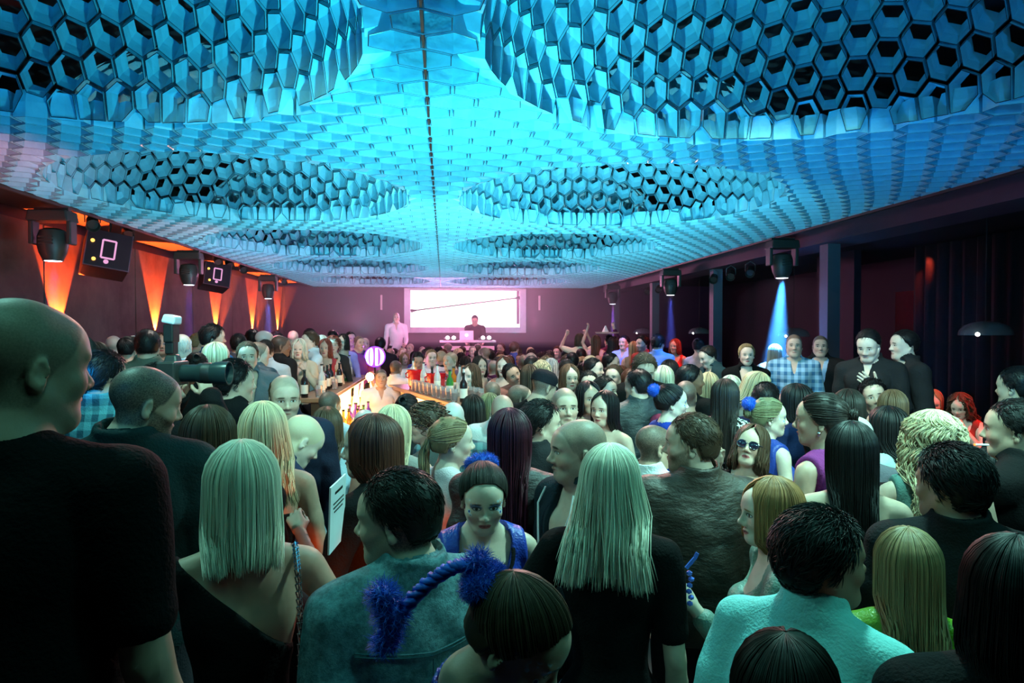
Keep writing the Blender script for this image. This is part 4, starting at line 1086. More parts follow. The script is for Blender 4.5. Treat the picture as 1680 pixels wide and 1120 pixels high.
H = dict(black=(.007, .006, .007), dark=(.018, .013, .011), brown=(.075, .042, .025), auburn=(.11, .035, .02), chest=(.15, .08, .045), dblond=(.30, .20, .10), blonde=(.58, .46, .29), plat=(.78, .70, .55),
         grey=(.42, .42, .42), maroon=(.06, .008, .02), green=(.20, .19, .10), red=(.24, .05, .03), orange=(.38, .17, .07))
SK = dict(a=(.56, .38, .29), b=(.46, .29, .21), c=(.34, .20, .14), d=(.66, .50, .41), e=(.22, .12, .08))
C = cloth
NP = [0]; BAD = []
SPECS = []
def person(*a, **k): SPECS.append([list(a), k])
def place_xy(px, yt, d):
    p = W(px, yt, d); return p
def build_person(px, yt, d, yaw, sex='m', hair='short', hc='dark', top='tshirt', tm=None, label='', fl=0, arms=('side', 'side'), turn=0, nod=0, roll=0, lean=0, side=0, sk='a',
           bottom='trousers', bm=None, seated=False, heavy=0, beard=0, buzz=0, lips=None, paint=0, acc=(), hn=None, group='dancers and guests in the crowd', cat='person', hseed=1, sz=None, head_scale=1):
    if d < 2.75: q = (.0048, .0165)
    elif d < 4.7: q = (.0072, .020)
    else: q = (.0105, .026)
    if d > 4.7: turn = round(turn / 30) * 30; nod = round(nod / 20) * 20; roll = round(roll / 15) * 15; heavy = 0
    P = Pose(sex, arms, turn, nod, roll, lean, side, seated, heavy, *q)
    hcol = H[hc]; buzz = {'crop': max(buzz, .93), 'receding': max(buzz, .5)}.get(hair, buzz); F = FL if fl == 'P' else fl
    tgt = W(px, yt, d); top_z = P.hc[2] + .118 + (.008 if hair not in ('bald', None) else 0)
    s = (tgt.z - F) / top_z
    if not .86 <= s <= 1.12: BAD.append((px, yt, round(s, 2)))
    th = math.atan2(tgt.x, tgt.y) + R(yaw)
    c, sn = math.cos(-th), math.sin(-th); hx, hy = P.hc[0] * s, P.hc[1] * s
    loc = (tgt.x - (c * hx - sn * hy), tgt.y - (sn * hx + c * hy), F)
    if lips is None: lips = 1.0 if sex == 'f' else 0
    sm_ = skin_mat(SK[sk], hcol if hair not in ('bald',) else H['dark'], buzz, beard, lips, paint)
    me = body_mesh(P)
    if not me.materials: me.materials.append(sm_)
    o = bpy.data.objects.new('person', me); o.material_slots[0].link = 'OBJECT'; o.material_slots[0].material = sm_
    COL.objects.link(o); o.location = loc; o.rotation_euler = (0, 0, -th); o.scale = (s, s, s)
    tag(o, label, cat, group); NP[0] += 1
    hs = .965 if sex == 'f' else 1.0
    HM = Matrix.Translation(P.hc) @ Matrix(P.Rh.tolist()).to_4x4() @ Matrix.Scale(hs, 4)
    if hair and hair not in ('bald', 'crop', 'receding'):
        if hn is None: hn = 1100 if d < 2.75 else 620 if d < 4.7 else 300
        if hair in ('straight', 'bob', 'wavy', 'curly', 'verylong', 'lob', 'layers', 'page'): hn = {1100: 1150, 620: 460, 300: 150}.get(hn, hn)
        if hair == 'afro': hn = {1100: 520, 620: 300, 300: 120}[hn]
        if hair in ('updo', 'ponytail', 'bun', 'clip'): hn = {1100: 700, 620: 400, 300: 200}.get(hn, hn)
        ochild('hair', hair_mesh(hair, hn, hseed), hair_mat(hcol, hc), o, HM)
    if top:
        for kind, mm in (zip(top, tm) if isinstance(top, tuple) else ((top, tm),)):
            nm = {'tshirt': 'shirt', 'rolled': 'shirt', 'scoop': 'top', 'strapless': 'top', 'halter': 'top', 'oneshoulder': 'dress'}.get(kind, kind)
            ochild(nm, garment(P, kind), mm or C((.02, .02, .022)), o)
    if bottom: ochild(bottom, garment(P, bottom), bm or C((.025, .027, .035)), o)
    for a in acc:
        if a == 'yarn': ochild('yarn_bun', _yarn('s'), hair_mat((.02, .13, .95), 'blue_yarn'), o, HM, 'fuzzy blue yarn bun')
        elif a == 'yarntail': ochild('yarn_bun', _yarn('t'), hair_mat((.02, .13, .95), 'blue_yarn'), o, HM, 'fuzzy blue yarn bun with a hanging braid')
        elif a == 'shades': sunglasses(o, HM)
        elif a == 'glasses': sunglasses(o, HM, False)
        elif a == 'cap': ochild('cap', cap_mesh(), C((.012, .012, .016)), o, HM @ Matrix.Rotation(0, 4, 'Z'))
        elif a == 'earring':
            for sx_ in (-1, 1): ochild('earring', MB().lathe((sx_ * .080, -.004, -.05), [(0, .012), (.007, .006), (.009, 0), (.006, -.008), (0, -.012)], 8).mesh('earring', None, True), CHROME, o, HM)
        elif a == 'band': ochild('headband', MB().tube([(math.sin(t) * .087, -.014 + math.cos(t) * .02 + .05, .034 + math.cos(t) * .096) for t in np.linspace(-1.7, 1.7, 18)], .006, 6).mesh('band', None, True), C((.8, .82, .8)), o, HM)
        elif a == 'chain':
            u = P.up; pts = [u(v) for v in ((.118, .10, 1.30), (.122, .03, 1.47), (.128, -.03, 1.492), (.128, -.09, 1.44), (.13, -.128, 1.33), (.13, -.118, 1.15), (.14, -.118, .98), (.17, -.06, .86))]
            b = MB(); L = []
            for i in range(len(pts) - 1):
                for k in range(13): L.append(pts[i] + (pts[i + 1] - pts[i]) * k / 13)
            for i in range(len(L) - 1):
                a_, b_ = L[i], L[i + 1]; e = (b_ - a_) * .35; w_ = np.array([.0075, 0, 0]) if i % 2 else np.array([0, -.006, 0])
                b.tube([a_ - e - w_, a_ - e + w_ * .6, b_ + e + w_, b_ + e - w_ * .6, a_ - e - w_], .0022, 5)
            ochild('chain_strap', b.mesh('chain', None, True), CHROME, o, None, 'chrome chain bag strap over the right shoulder')
        elif a == 'piping':
            u = P.up; b = MB().tube([u(v) for v in ((-.085, .10, 1.50), (-.10, .125, 1.44), (-.075, .142, 1.36), (-.06, .15, 1.28))], .004, 5); b.tube([u(v) for v in ((.085, .10, 1.50), (.10, .125, 1.44), (.075, .142, 1.36), (.06, .15, 1.28))], .004, 5)
            b.tube([u(v) for v in ((-.13, .115, 1.33), (-.07, .142, 1.31))], .005, 5); ochild('white_piping', b.mesh('piping', None, True), WHITEP, o)
        elif a == 'trim':
            u = P.up; b = MB(); b.tube([u(v) for v in [(.098 * math.sin(t), .03 + .088 * abs(math.cos(t)) ** .6, 1.46 - .118 * math.cos(t)) for t in np.linspace(-1.45, 1.45, 22)]], .0075, 6); ochild('neckline_trim', b.mesh('trim', None, True), C((.008, .008, .01)), o)
        elif a == 'yoke':
            u = P.up; b = MB()
            for w_ in (0, .008):
                b.tube([u((x, -.142 - .006 * math.cos(x * 9) + abs(x) ** 2 * 1.6, 1.345 + .10 * abs(x) - w_)) for x in np.linspace(-.175, .175, 19)], .0022, 4)
                for sx_ in (-1, 1): b.tube([u((sx_ * (.178 + .03 * math.sin(t_)), -.085 + .085 * t_, 1.36 + .125 * math.sin(t_ * 1.5))) for t_ in np.linspace(0, 1, 6)], .002, 4)
            b.tube([u((0, -.150, z_)) for z_ in (1.33, 1.2, 1.05, .95)], .002, 4)
            ochild('stitched_seam', b.mesh('seam', None, True), C((.05, .13, .16)), o, None, 'stitched yoke seams across the back')
        elif a == 'watch': 
            _, b0, c0, _, _ = P.arm(1); dv = (c0 - b0) / np.linalg.norm(c0 - b0); q0 = Vector(c0 - dv * .02)
            b = MB().lathe(q0, [(.030, -.010), (.033, -.010), (.033, .010), (.030, .010)], 16, Vector(dv).to_track_quat('Z', 'Y').to_matrix()); ochild('wristband', b.mesh('wristband', None, True), plain('orange_wristband', (.8, .2, .05), .5), o)
    return o, P, s
_yc = {}
def _yarn(k):
    if k not in _yc: _yc[k] = yarn_mesh(k == 't', 2600 if k == 't' else 1300)
    return _yc[k]
FL = .36
bk = lambda v=.006, k='plain': C((v, v, v * 1.12), k)

# ------------------------------------------------------------------ foreground figures
person(38, 489, 1.22, 32, hair='bald', top='tshirt', tm=bk(), label='large bald man in a black short sleeved shirt at the left edge, seen from behind', fl='P', turn=34, nod=4, buzz=.55, heavy=1.3, sk='b')
person(238, 597, 2.05, 8, hair='crop', top='jacket', tm=C((.012, .032, .036)), label='bearded man with shaved hair in a dark blazer looking over his right shoulder', fl='P', turn=68, nod=12, buzz=.8, beard=.95, heavy=.8)
person(396, 724, 1.9, -2, 'f', 'page', 'plat', 'oneshoulder', bk(), label='woman with smooth platinum blonde bob in a one shouldered black dress', bottom=None, acc=('chain',), arms=('out', 'out'), sk='b')
person(432, 660, 2.7, 6, 'f', 'layers', 'blonde', 'strapless', bk(), label='bare backed woman with layered greenish blonde hair, just behind the platinum bob', sk='b')
person(652, 769, 1.84, -22, hair='short', top='jacket', tm=C((.13, .28, .32), 'denim'), label='man with cropped dark hair in a washed denim jacket, face turned left', turn=-48, nod=4, buzz=.85, beard=.4, acc=('yoke',))
person(793, 759, 2.42, 168, 'f', 'updo', 'dark', 'vest', C((.02, .06, .45), 'satin'), label='performer with jewelled face paint and blue yarn bun in a blue sleeveless top, facing us', turn=8, nod=12, paint=1, acc=('yarn', 'trim'), sk='d')
person(848, 944, 1.28, 92, 'f', 'updo', 'brown', 'vest', C((.02, .05, .35), 'satin'), label='nearest performer looking down, with fuzzy blue yarn bun and hanging braid', turn=14, nod=34, paint=1, acc=('yarntail',), sk='b')
person(1002, 729, 2.25, 8, 'f', 'layers', 'plat', 'tshirt', bk(), label='woman in a loose black t-shirt and jeans with long straight platinum hair', bm=C((.12, .18, .22), 'denim'), arms=('out', ((.215, -.03, 1.13), (.225, .05, .885), 'relaxed', (0, 1, 0))), sk='a')
person(948, 684, 2.72, -128, hair='receding', hc='dark', top='jacket', tm=C((.015, .022, .03)), label='shaven headed man in a dark jacket with white piping, face turned left', turn=22, buzz=.55, beard=.35, acc=('piping',), sk='a')
person(1134, 678, 2.78, -14, hair='short', hc='brown', top='jacket', tm=C((.045, .03, .022), 'leather'), label='bearded man in a creased brown leather jacket, looking left', turn=-70, beard=.85, heavy=.9)
person(1074, 694, 3.4, 20, hair='crop', top='shirt', tm=C((.7, .75, .75)), label='man in a white shirt standing behind the brown leather jacket', turn=40, buzz=.7, sk='b')
person(1232, 696, 3.2, 176, 'f', 'wavy', 'brown', 'top', bk(), label='woman lifting her dark sunglasses and raising her chin', turn=14, nod=-16, roll=-8, arms=('side', ((.25, .20, 1.33), (.185, .18, 1.55), 'pinch', (-.8, .3, .2))), acc=('shades',), sk='a')
person(1262, 784, 2.18, -100, 'f', 'lob', 'orange', 'blouse', C((.16, .26, .22), 'satin'), label='smiling woman with golden hair and pale green blouse, looking left', turn=-14, arms=(((.22, .10, 1.13), (.20, .28, 1.35), 'pinch', (-.5, 0, 1)), 'side'), sk='d')
person(1349, 838, 1.72, 22, hair='thick', hc='black', top='shirt', tm=C((.22, .62, .62)), label='man leaning forward in a pale turquoise shirt near the bottom right', turn=36, lean=18, nod=-2, heavy=.8, sk='c')
person(1488, 866, 1.82, -14, 'f', 'straight', 'dblond', 'blouse', C((.10, .26, .01), 'satin'), label='woman with long brown blonde hair in a glossy green blouse at bottom right', arms=(((.25, .10, 1.20), (.175, .15, 1.43), 'fist', (0, 1, 0)), 'side'), sk='a')
person(1560, 732, 2.25, -8, hair='thick', hc='black', top='jacket', tm=bk(.014), label='black haired man in a black suit, face turned left, behind the green blouse', turn=-48, heavy=.7, sk='b')
person(1664, 879, 1.42, -20, 'f', 'bob', 'black', 'jacket', bk(.010), label='dark haired person in black in the bottom right corner', sk='c')
person(1290, 1038, 1.12, 5, 'f', 'straight', 'dark', 'top', bk(), label='dark head seen from behind, cut off by the bottom edge', sk='b')
person(1397, 692, 2.6, -6, 'f', 'verylong', 'black', 'strapless', bk(), label='bare shouldered woman with very long black hair, seen from behind', sk='a')
person(1528, 674, 2.75, -20, 'f', 'curly', 'blonde', 'vest', C((.10, .20, .18)), label='woman with a big mane of curly blonde hair', turn=-10, sk='a', hseed=4)
person(1346, 642, 3.2, -62, 'f', 'clip', 'dark', 'vest', C((.20, .03, .16)), label='woman in a purple vest with pinned up dark hair and earrings, in profile', turn=-22, acc=('earring',), sk='b', arms=('side', 'side'))

def build_all():
    """keep every head on its line of sight but shift depths a little so that nobody stands inside a neighbour"""
    n = len(SPECS); px = np.array([s[0][0] for s in SPECS], float); yt = np.array([s[0][1] for s in SPECS], float); d0 = np.array([s[0][2] for s in SPECS], float)
    fl = np.array([FL if s[1].get('fl', 0) == 'P' else s[1].get('fl', 0) for s in SPECS]); seat = np.array([bool(s[1].get('seated')) for s in SPECS])
    k = np.where(np.abs(yt - 540) < 1, 1e-6, (yt - 540) / FPX); full = np.where(seat, 1.31, 1.76)
    px0 = px.copy(); lim = np.where(np.array([s[1].get('sz') == 1 for s in SPECS]), 22, 7); d = d0.copy(); rgr = np.random.default_rng(2)
    for it in range(400):
        r = (px - 840) / FPX; X = d * (.0995 + .995 * r); Y = d * (.995 - .0995 * r)
        dx = X[:, None] - X[None]; dy = Y[:, None] - Y[None]; q = np.hypot(dx, dy) + np.eye(n) * 9
        need = np.where((d[:, None] < 5) & (d[None] < 5), .44, .40); ov = np.maximum(need - q, 0)
        push = (ov * np.sign(dy + 1e-6 * (np.arange(n)[:, None] - np.arange(n)[None]))).sum(1)
        pl = (ov * np.sign(dx + 1e-6)).sum(1) * .10 * FPX / d; px = np.clip(px + np.where(d0 > 4.6, pl, 0), px0 - lim, px0 + lim)
        bar = (X > -1.62) & (X < -.72) & (Y > 6.9) & (Y < 12.2); px = np.where(bar & (X < -1.2), px - 1, np.where(bar, px + 1, px))
        d = d + .22 * push; d = np.clip(d, d0 * np.where(d0 < 3.5, .95, .90) - .02, d0 * np.where(d0 < 3.5, 1.09, 1.13) + .03)
        s_ = (CAMZ - k * d - fl) / full
        lo = .885; hi = 1.09
        dmx = np.where(k > 1e-4, (CAMZ - fl - lo * full) / k, 99); dmn = np.where(k > 1e-4, (CAMZ - fl - hi * full) / k, 0)
        d = np.where(d0 < dmx, np.minimum(d, dmx), d); d = np.where(d0 > dmn, np.maximum(d, dmn), d)
    for s, dd, pp in zip(SPECS, d, px): s[0][2] = float(dd); s[0][0] = float(pp); build_person(*s[0], **s[1])
    print('people', NP[0], 'bad', BAD, 't', round(time.time() - T0, 1), 'remaining pairs', int((ov > .12).sum() / 2))
# ------------------------------------------------------------------ second and third rows
PS = person
dk = (.018, .019, .024)
G = 'dancers and guests in the crowd'
# left side, raised platform
PS(172, 578, 3.3, 25, hair='thick', hc='black', top='shirt', tm=C((.10, .35, .42), 'check', (.02, .08, .12)), label='black haired man in a teal checked shirt behind the bearded man in the blazer', fl='P', turn=30)
PS(262, 600, 3.05, 60, hair='thick', hc='black', top='jacket', tm=bk(.007), label='photographer in black raising a camera with a long lens', fl='P', turn=20, arms=('brow', 'brow'), sk='b')
PS(128, 551, 3.7, 10, 'f', 'straight', 'black', 'jacket', bk(.007), label='woman with long black hair in the dark behind the big bald man', fl='P')
PS(158, 562, 4.5, 30, 'f', 'bob', 'dark', 'jacket', bk(.008), label='short dark bob just right of the long black hair at far left', fl='P')
PS(186, 549, 6.8, 0, hair='crop', hc='grey', buzz=.5, top='jacket', tm=bk(), label='man with cropped grey hair in black, left of the headband', fl='P')
PS(212, 551, 6.1, 40, 'f', 'updo', 'black', 'blouse', C((.35, .28, .4)), label='dark haired woman with a white headband', fl='P', acc=('band',))
PS(242, 540, 5.0, 5, hair='short', hc='black', top='jacket', tm=C((.10, .12, .10)), label='man with black hair standing below the second orange wall light', fl='P')
PS(264, 546, 7.2, 175, 'f', 'straight', 'brown', 'blouse', C((.5, .5, .45), 'dots', (.02, .02, .02)), label='pale faced woman in a patterned blouse left of the flash unit', fl='P', paint=1)
PS(303, 546, 5.6, 10, hair='ring', hc='grey', top='shirt', tm=C((.62, .7, .75)), label='grey haired man in a pale shirt beside the camera flash', fl='P', buzz=.3)
PS(326, 546, 8.2, 60, hair='short', hc='dblond', top='shirt', tm=C((.4, .38, .3)), label='sandy haired head between the grey haired man and the blue shirt', fl='P')
PS(350, 533, 6.5, 45, hair='thick', hc='black', top='shirt', tm=C((.02, .12, .32)), label='tall dark haired man in a blue shirt in front of the third orange wall light', fl='P', turn=30, beard=.3)
PS(356, 562, 5.5, 60, 'f', 'bob', 'blonde', 'blouse', C((.012, .012, .014), 'dots', (.8, .85, .8)), label='woman with a blonde bob in a black blouse with white dots', fl='P', turn=20, sk='d')
PS(322, 577, 4.9, 0, 'f', 'bun', 'dark', 'jacket', bk(), label='dark pinned up hair behind the long camera lens', fl='P')
PS(391, 547, 7.3, 0, hair='short', hc='black', top='jacket', tm=C((.10, .10, .13)), label='black haired man behind the frowning man in grey', fl='P')
PS(402, 560, 5.3, 178, hair='short', hc='brown', top='jacket', tm=C((.12, .13, .15)), label='frowning man in a grey suit facing the camera', fl='P', sk='a')
PS(414, 540, 8.3, 0, hair='short', hc='black', top='jacket', tm=bk(), label='dark head under the fourth orange wall light', fl='P')
PS(434, 541, 8.0, 50, hair='crop', hc='grey', buzz=.4, top='shirt', tm=C((.3, .3, .35)), label='grey haired man in profile right of the fourth orange wall light', fl='P', turn=30)
PS(424, 559, 6.2, 50, hair='crop', hc='brown', buzz=.5, top='jacket', tm=C((.02, .05, .07), 'leather'), label='man in a dark leather jacket beside the frowning man in grey', fl='P', turn=20)
PS(443, 557, 7.0, 20, hair='short', hc='dark', top='jacket', tm=C((.5, .55, .6)), label='short haired man with a pale collar left of the black suit', fl='P')
PS(468, 549, 7.5, 55, hair='crop', hc='black', buzz=.8, top='jacket', tm=bk(.016), label='man in a black suit leaning to the laughing blonde by the bar', fl='P', sk='e', turn=20)
PS(458, 545, 9.6, 160, hair='thick', hc='black', top='jacket', tm=bk(), label='dark haired head under the last orange wall light', fl='P')
PS(476, 542, 9.8, 0, hair='bald', top='shirt', tm=C((.4, .2, .2)), label='bald head far left of the bar, near the wall', fl='P')
PS(494, 556, 7.6, 190, 'f', 'wavy', 'plat', 'blouse', C((.55, .48, .36)), label='laughing woman with long pale blonde hair by the bar', fl='P', arms=('chin', 'side'), sk='d')
PS(516, 543, 7.9, -110, hair='short', hc='brown', top='shirt', tm=C((.55, .68, .75)), label='laughing man in a pale blue shirt by the bar', fl='P', arms=('reach', 'side'), sk='d')
PS(508, 540, 10.5, 0, 'm', 'thick', 'black', 'jacket', bk(), label='dark haired man behind the laughing man in pale blue', fl='P')
PS(530, 550, 9.2, -150, 'f', 'straight', 'plat', 'blouse', C((.6, .5, .5)), label='woman with long white blonde hair right of the laughing man', fl='P')
PS(541, 556, 8.7, -170, 'f', 'wavy', 'red', 'top', C((.4, .05, .06)), label='woman in red with wavy hair at the bar rail', fl='P')
PS(554, 551, 8.8, 178, 'f', 'afro', 'red', 'blouse', bk(.03), label='woman with curly red hair facing the camera at the bar rail', fl='P', sk='d')
PS(547, 541, 11.5, 10, 'm', 'short', 'black', 'jacket', bk(), label='man in the dark behind the curly red hair', fl='P')
PS(570, 548, 9.8, -160, 'f', 'bob', 'dark', 'blouse', C((.35, .3, .8)), label='woman in violet lit blouse at the bar rail', fl='P')
PS(583, 544, 11.4, 160, 'm', 'short', 'dark', 'shirt', C((.6, .4, .4)), label='man in a rose shirt behind the violet blouse', fl='P')
PS(597, 550, 10.4, 150, 'm', 'crop', 'dark', 'tshirt', C((.2, .05, .25)), buzz=.6, label='man in purple behind the round sign, left one', fl='P')
PS(607, 554, 11.6, 176, 'm', 'bald', 'dark', 'shirt', C((.5, .2, .4)), label='bald man facing the camera above the round sign', fl='P')
PS(624, 553, 12.2, 10, 'm', 'short', 'black', 'jacket', bk(.02), label='black haired man right above the round sign', fl=.0, sz=1)
# left middle, dance floor
PS(386, 592, 4.25, 55, hair='thick', hc='black', top='jacket', tm=bk(.008), label='black haired man in a dark jacket in profile, below the frowning man in grey', turn=20, sk='a')
PS(467, 613, 3.35, 172, hair='ring', hc='brown', top='jacket', tm=C((.015, .022, .045)), label='balding man in a navy jacket staring at the camera', fl=.12, nod=8, buzz=.35, beard=.3, heavy=.5)
PS(494, 679, 3.0, 70, 'm', 'crop', 'blonde', 'shirt', C((.02, .03, .07)), buzz=.35, label='pale cropped head bowed right behind the layered blonde hair', nod=38, sk='d')
PS(341, 666, 2.62, 0, 'f', 'straight', 'brown', 'jacket', bk(), label='woman with long straight brown hair seen from behind, left of the layered blonde')
PS(607, 681, 2.62, -55, 'f', 'verylong', 'auburn', 'tshirt', bk(), label='woman with very long reddish brown hair in black, holding a menu card', turn=-22, arms=('hold', 'side'), acc=('watch',))
PS(645, 665, 3.15, 5, 'f', 'verylong', 'blonde', 'top', C((.3, .3, .28)), label='woman with long straight blonde hair behind the reddish brown hair')
PS(742, 682, 2.95, 62, 'f', 'ponytail', 'dblond', 'tshirt', C((.75, .62, .66)), label='woman with a curled strawberry blonde ponytail in a pale pink top', turn=18, sk='d')
PS(700, 661, 3.75, -62, 'f', 'afro', 'brown', 'blouse', C((.05, .06, .06)), label='woman with short curly brown hair and glasses, in profile', turn=-20, acc=('glasses',), sk='a', hseed=3)
PS(743, 657, 3.95, 4, 'm', 'crop', 'grey', 'shirt', C((.10, .2, .22), 'check', (.03, .05, .07)), buzz=.3, label='man with thinning cropped hair seen from behind, above the ponytail')
PS(776, 648, 4.3, 0, 'f', 'lob', 'dark', 'jacket', bk(.02), label='smooth dark head right of the thinning cropped hair')
PS(796, 645, 4.9, 0, 'f', 'lob', 'green', 'blouse', C((.3, .25, .2)), label='smooth olive blonde head right of the smooth dark head')
PS(824, 647, 4.1, 175, 'm', 'receding', 'dark', 'shirt', C((.6, .6, .6)), buzz=.4, nod=40, label='man bowing his thinning dark hair to the camera in a white collar', sk='a')
PS(836, 671, 2.95, 2, 'f', 'verylong', 'maroon', 'jacket', C((.02, .018, .02), 'leather'), label='woman with very long dark maroon hair seen from behind')
PS(889, 659, 3.65, 40, hair='thick', hc='black', top='jacket', tm=bk(.02), label='man in a black suit and white collar turning right, beside the maroon hair', turn=42, sk='a')
PS(927, 634, 4.35, 168, hair='receding', hc='dark', top='shirt', tm=C((.6, .62, .6)), buzz=.5, label='man with high forehead and white shirt facing the camera', sk='a')
PS(846, 629, 5.1, 45, hair='crop', hc='dark', top='tshirt', tm=C((.14, .02, .04)), buzz=.7, label='man with buzz cut in a maroon shirt, in profile to the right', turn=30, sk='a')
PS(815, 624, 5.6, 10, hair='crop', hc='dark', top='tshirt', tm=C((.10, .06, .06)), buzz=.8, label='buzz cut head just left of the maroon shirt')
PS(900, 607, 5.1, 25, hair='crop', hc='dark', top='tshirt', tm=bk(), buzz=.9, label='man in a black cap and black t-shirt', turn=30, nod=20, acc=('cap',), sk='b')
PS(963, 626, 5.0, 160, 'f', 'straight', 'black', 'top', C((.16, .02, .06)), label='woman with straight black hair in a wine red top facing the camera', sk='b')
PS(991, 642, 4.45, -150, 'f', 'verylong', 'black', 'strapless', C((.06, .02, .02)), label='bare shouldered woman with long black hair looking at the camera', sk='a')
PS(1047, 605, 5.25, -22, hair='short', hc='black', top='jacket', tm=C((.02, .035, .04), 'leather'), label='man with short black hair in a black leather jacket, seen from behind left', turn=-30)
PS(1064, 581, 5.9, 165, hair='thick', hc='brown', top='jacket', tm=bk(), label='tall bearded man with brown fringe looking down, behind the leather jacket', nod=20, beard=.6)
PS(1085, 600, 6.1, 0, 'f', 'lob', 'plat', 'jacket', C((.5, .5, .4)), label='smooth platinum bob right of the tall bearded man')
PS(1131, 598, 5.6, 40, hair='short', hc='black', top='jacket', tm=bk(.008), label='dark skinned bearded man in a black jacket in profile', turn=30, beard=.5, sk='e')
PS(1106, 629, 4.65, 55, 'f', 'updo', 'black', 'vest', C((.015, .05, .42), 'satin'), label='performer with black updo and blue yarn bun in profile, behind the white shirt', turn=22, paint=1, acc=('yarn',), sk='d')
PS(1126, 622, 5.0, 10, hair='crop', hc='dark', top='tshirt', tm=C((.22, .03, .07)), buzz=.8, label='man in a crimson t-shirt right of the black haired performer')
PS(1158, 567, 7.1, -120, hair='short', hc='dark', top='jacket', tm=C((.02, .05, .06)), label='young man in a dark jacket looking down left at the platform edge', fl='P', nod=20, sk='d')
PS(1185, 622, 4.7, 4, 'f', 'verylong', 'dark', 'top', C((.02, .02, .02), 'leopard', (.75, .75, .7)), label='woman with very long dark hair over a black and white patterned top')
PS(1170, 611, 5.9, 0, 'f', 'bob', 'blonde', 'jacket', bk(.03), label='small blonde head left of the very long dark hair over the patterned top')
PS(1205, 616, 5.6, 10, 'f', 'bob', 'plat', 'jacket', bk(.03), label='white blonde head with blue ribbon right of the very long dark hair')
PS(1236, 611, 5.2, 65, 'f', 'straight', 'blonde', 'top', C((.6, .5, .42)), label='woman with warm blonde hair and bare neck looking down right', turn=30, nod=20, sk='d')
PS(1262, 651, 4.0, 52, 'f', 'clip', 'green', 'vest', C((.02, .05, .3), 'satin'), label='performer with olive blonde updo and blue yarn bun talking to the right', turn=24, paint=1, acc=('yarn',), sk='d')
PS(1263, 629, 4.9, 0, 'm', 'thick', 'black', 'jacket', C((.01, .015, .05)), label='round black haired head above the olive blonde performer')
PS(1302, 630, 4.7, -50, 'f', 'straight', 'black', 'blouse', C((.01, .02, .07)), label='woman with long black hair in navy, left of the purple vest', turn=-20)
PS(1392, 639, 4.5, -5, 'f', 'lob', 'dark', 'jacket', bk(), label='smooth dark bob right of the purple vest')
PS(1432, 621, 4.9, 172, hair='spiky', hc='black', top='tshirt', tm=bk(.02), label='young man with swept up black hair and moustache tilting his head', roll=15, beard=.5, sk='a')
PS(1465, 640, 4.6, 0, 'f', 'straight', 'chest', 'jacket', bk(.02), label='woman with long chestnut hair seen from behind, right of the moustache')
PS(1405, 680, 3.4, -15, 'm', 'crop', 'grey', 'shirt', C((.1, .1, .12)), buzz=.25, label='man with shaven grey head behind the very long black hair')
PS(1452, 667, 3.75, -60, 'f', 'verylong', 'black', 'blouse', C((.35, .45, .45)), label='woman with black hair turned left between the shaven grey head and the curly blonde', turn=-20, sk='a')
PS(1664, 655, 2.85, -70, hair='short', hc='black', top='jacket', tm=bk(.007), label='man in a black suit at the right edge stretching his arm', turn=-18, arms=(((.25, .26, 1.33), (.22, .50, 1.30), 'relaxed', (0, 0, 1)), 'front'), sk='b', fl=.0)
PS(1668, 601, 4.3, -60, hair='short', hc='black', top='jacket', tm=bk(.007), label='dark head at the right edge above the man in the black suit', fl=0)
PS(1622, 735, 3.5, -30, 'f', 'lob', 'black', 'jacket', bk(.007), label='dark haired guest behind the black suits at right', fl=0)
# right platform
PS(1225, 563, 6.7, 172, 'f', 'updo', 'dblond', 'jacket', bk(.007), label='pale woman with pulled back hair in a black jacket, left of the blue beam', fl='P', sk='d')
PS(1272, 565, 8.3, 15, 'f', 'lob', 'plat', 'jacket', C((.85, .88, .9)), label='figure in a white hooded top standing in the blue beam', fl='P')
PS(1303, 547, 6.8, 178, hair='crop', hc='brown', buzz=.5, top='shirt', tm=C((.35, .62, .85), 'check', (.05, .18, .38)), label='man in a blue and white checked shirt beside the pillar', fl='P', sk='d')
PS(1346, 549, 7.1, 178, hair='crop', hc='dark', buzz=.6, top=('shirt', 'jacket'), tm=(C((.4, .6, .85)), bk(.016)), label='man in a dark open jacket over a pale blue shirt by the pillar', fl='P', sk='d')
PS(1421, 540, 5.25, -165, hair='short', hc='black', top='shirt', tm=bk(.016), label='man in a black open shirt with a hand on his chest', fl='P', nod=14, arms=(((.25, .03, 1.15), (.10, .18, 1.30), 'flat', (0, .3, 1)), 'side'), sk='d')
PS(1476, 541, 5.35, -118, hair='short', hc='black', top='jacket', tm=bk(.018), label='man in a black suit looking left, beside the black open shirt', fl='P', sk='d')
PS(951, 547, 12.3, -20, 'f', 'bob', 'brown', 'tshirt', C((.75, .72, .52)), label='woman in a cream top raising both arms on the far platform', fl='P', arms=('raise', 'raise'))
PS(976, 550, 12.0, 10, 'f', 'straight', 'brown', 'top', C((.7, .45, .5)), label='woman with long brown hair lifting one arm on the far platform', fl='P', arms=('high', 'side'))
PS(999, 549, 12.6, -30, 'm', 'short', 'black', 'shirt', C((.15, .03, .08)), label='waiter carrying a round tray above his head', fl='P', arms=('side', 'high'))
PS(1008, 552, 11.4, 50, 'f', 'lob', 'black', 'jacket', C((.06, .01, .05)), label='dark haired woman in plum next to the waiter', fl='P')
PS(1024, 550, 10.9, -150, 'm', 'short', 'black', 'shirt', C((.35, .45, 1.0)), label='man in a bright violet blue shirt on the far platform', fl='P', arms=('front', 'front'))
PS(1040, 560, 10.4, 0, 'f', 'straight', 'dblond', 'top', C((.25, .22, .15)), label='woman with long sandy hair right of the violet blue shirt', fl='P')
PS(1054, 551, 9.9, -130, 'm', 'thick', 'black', 'shirt', C((.35, .05, .04)), label='bearded man in red light under the far glass lamp', fl='P', beard=.8)
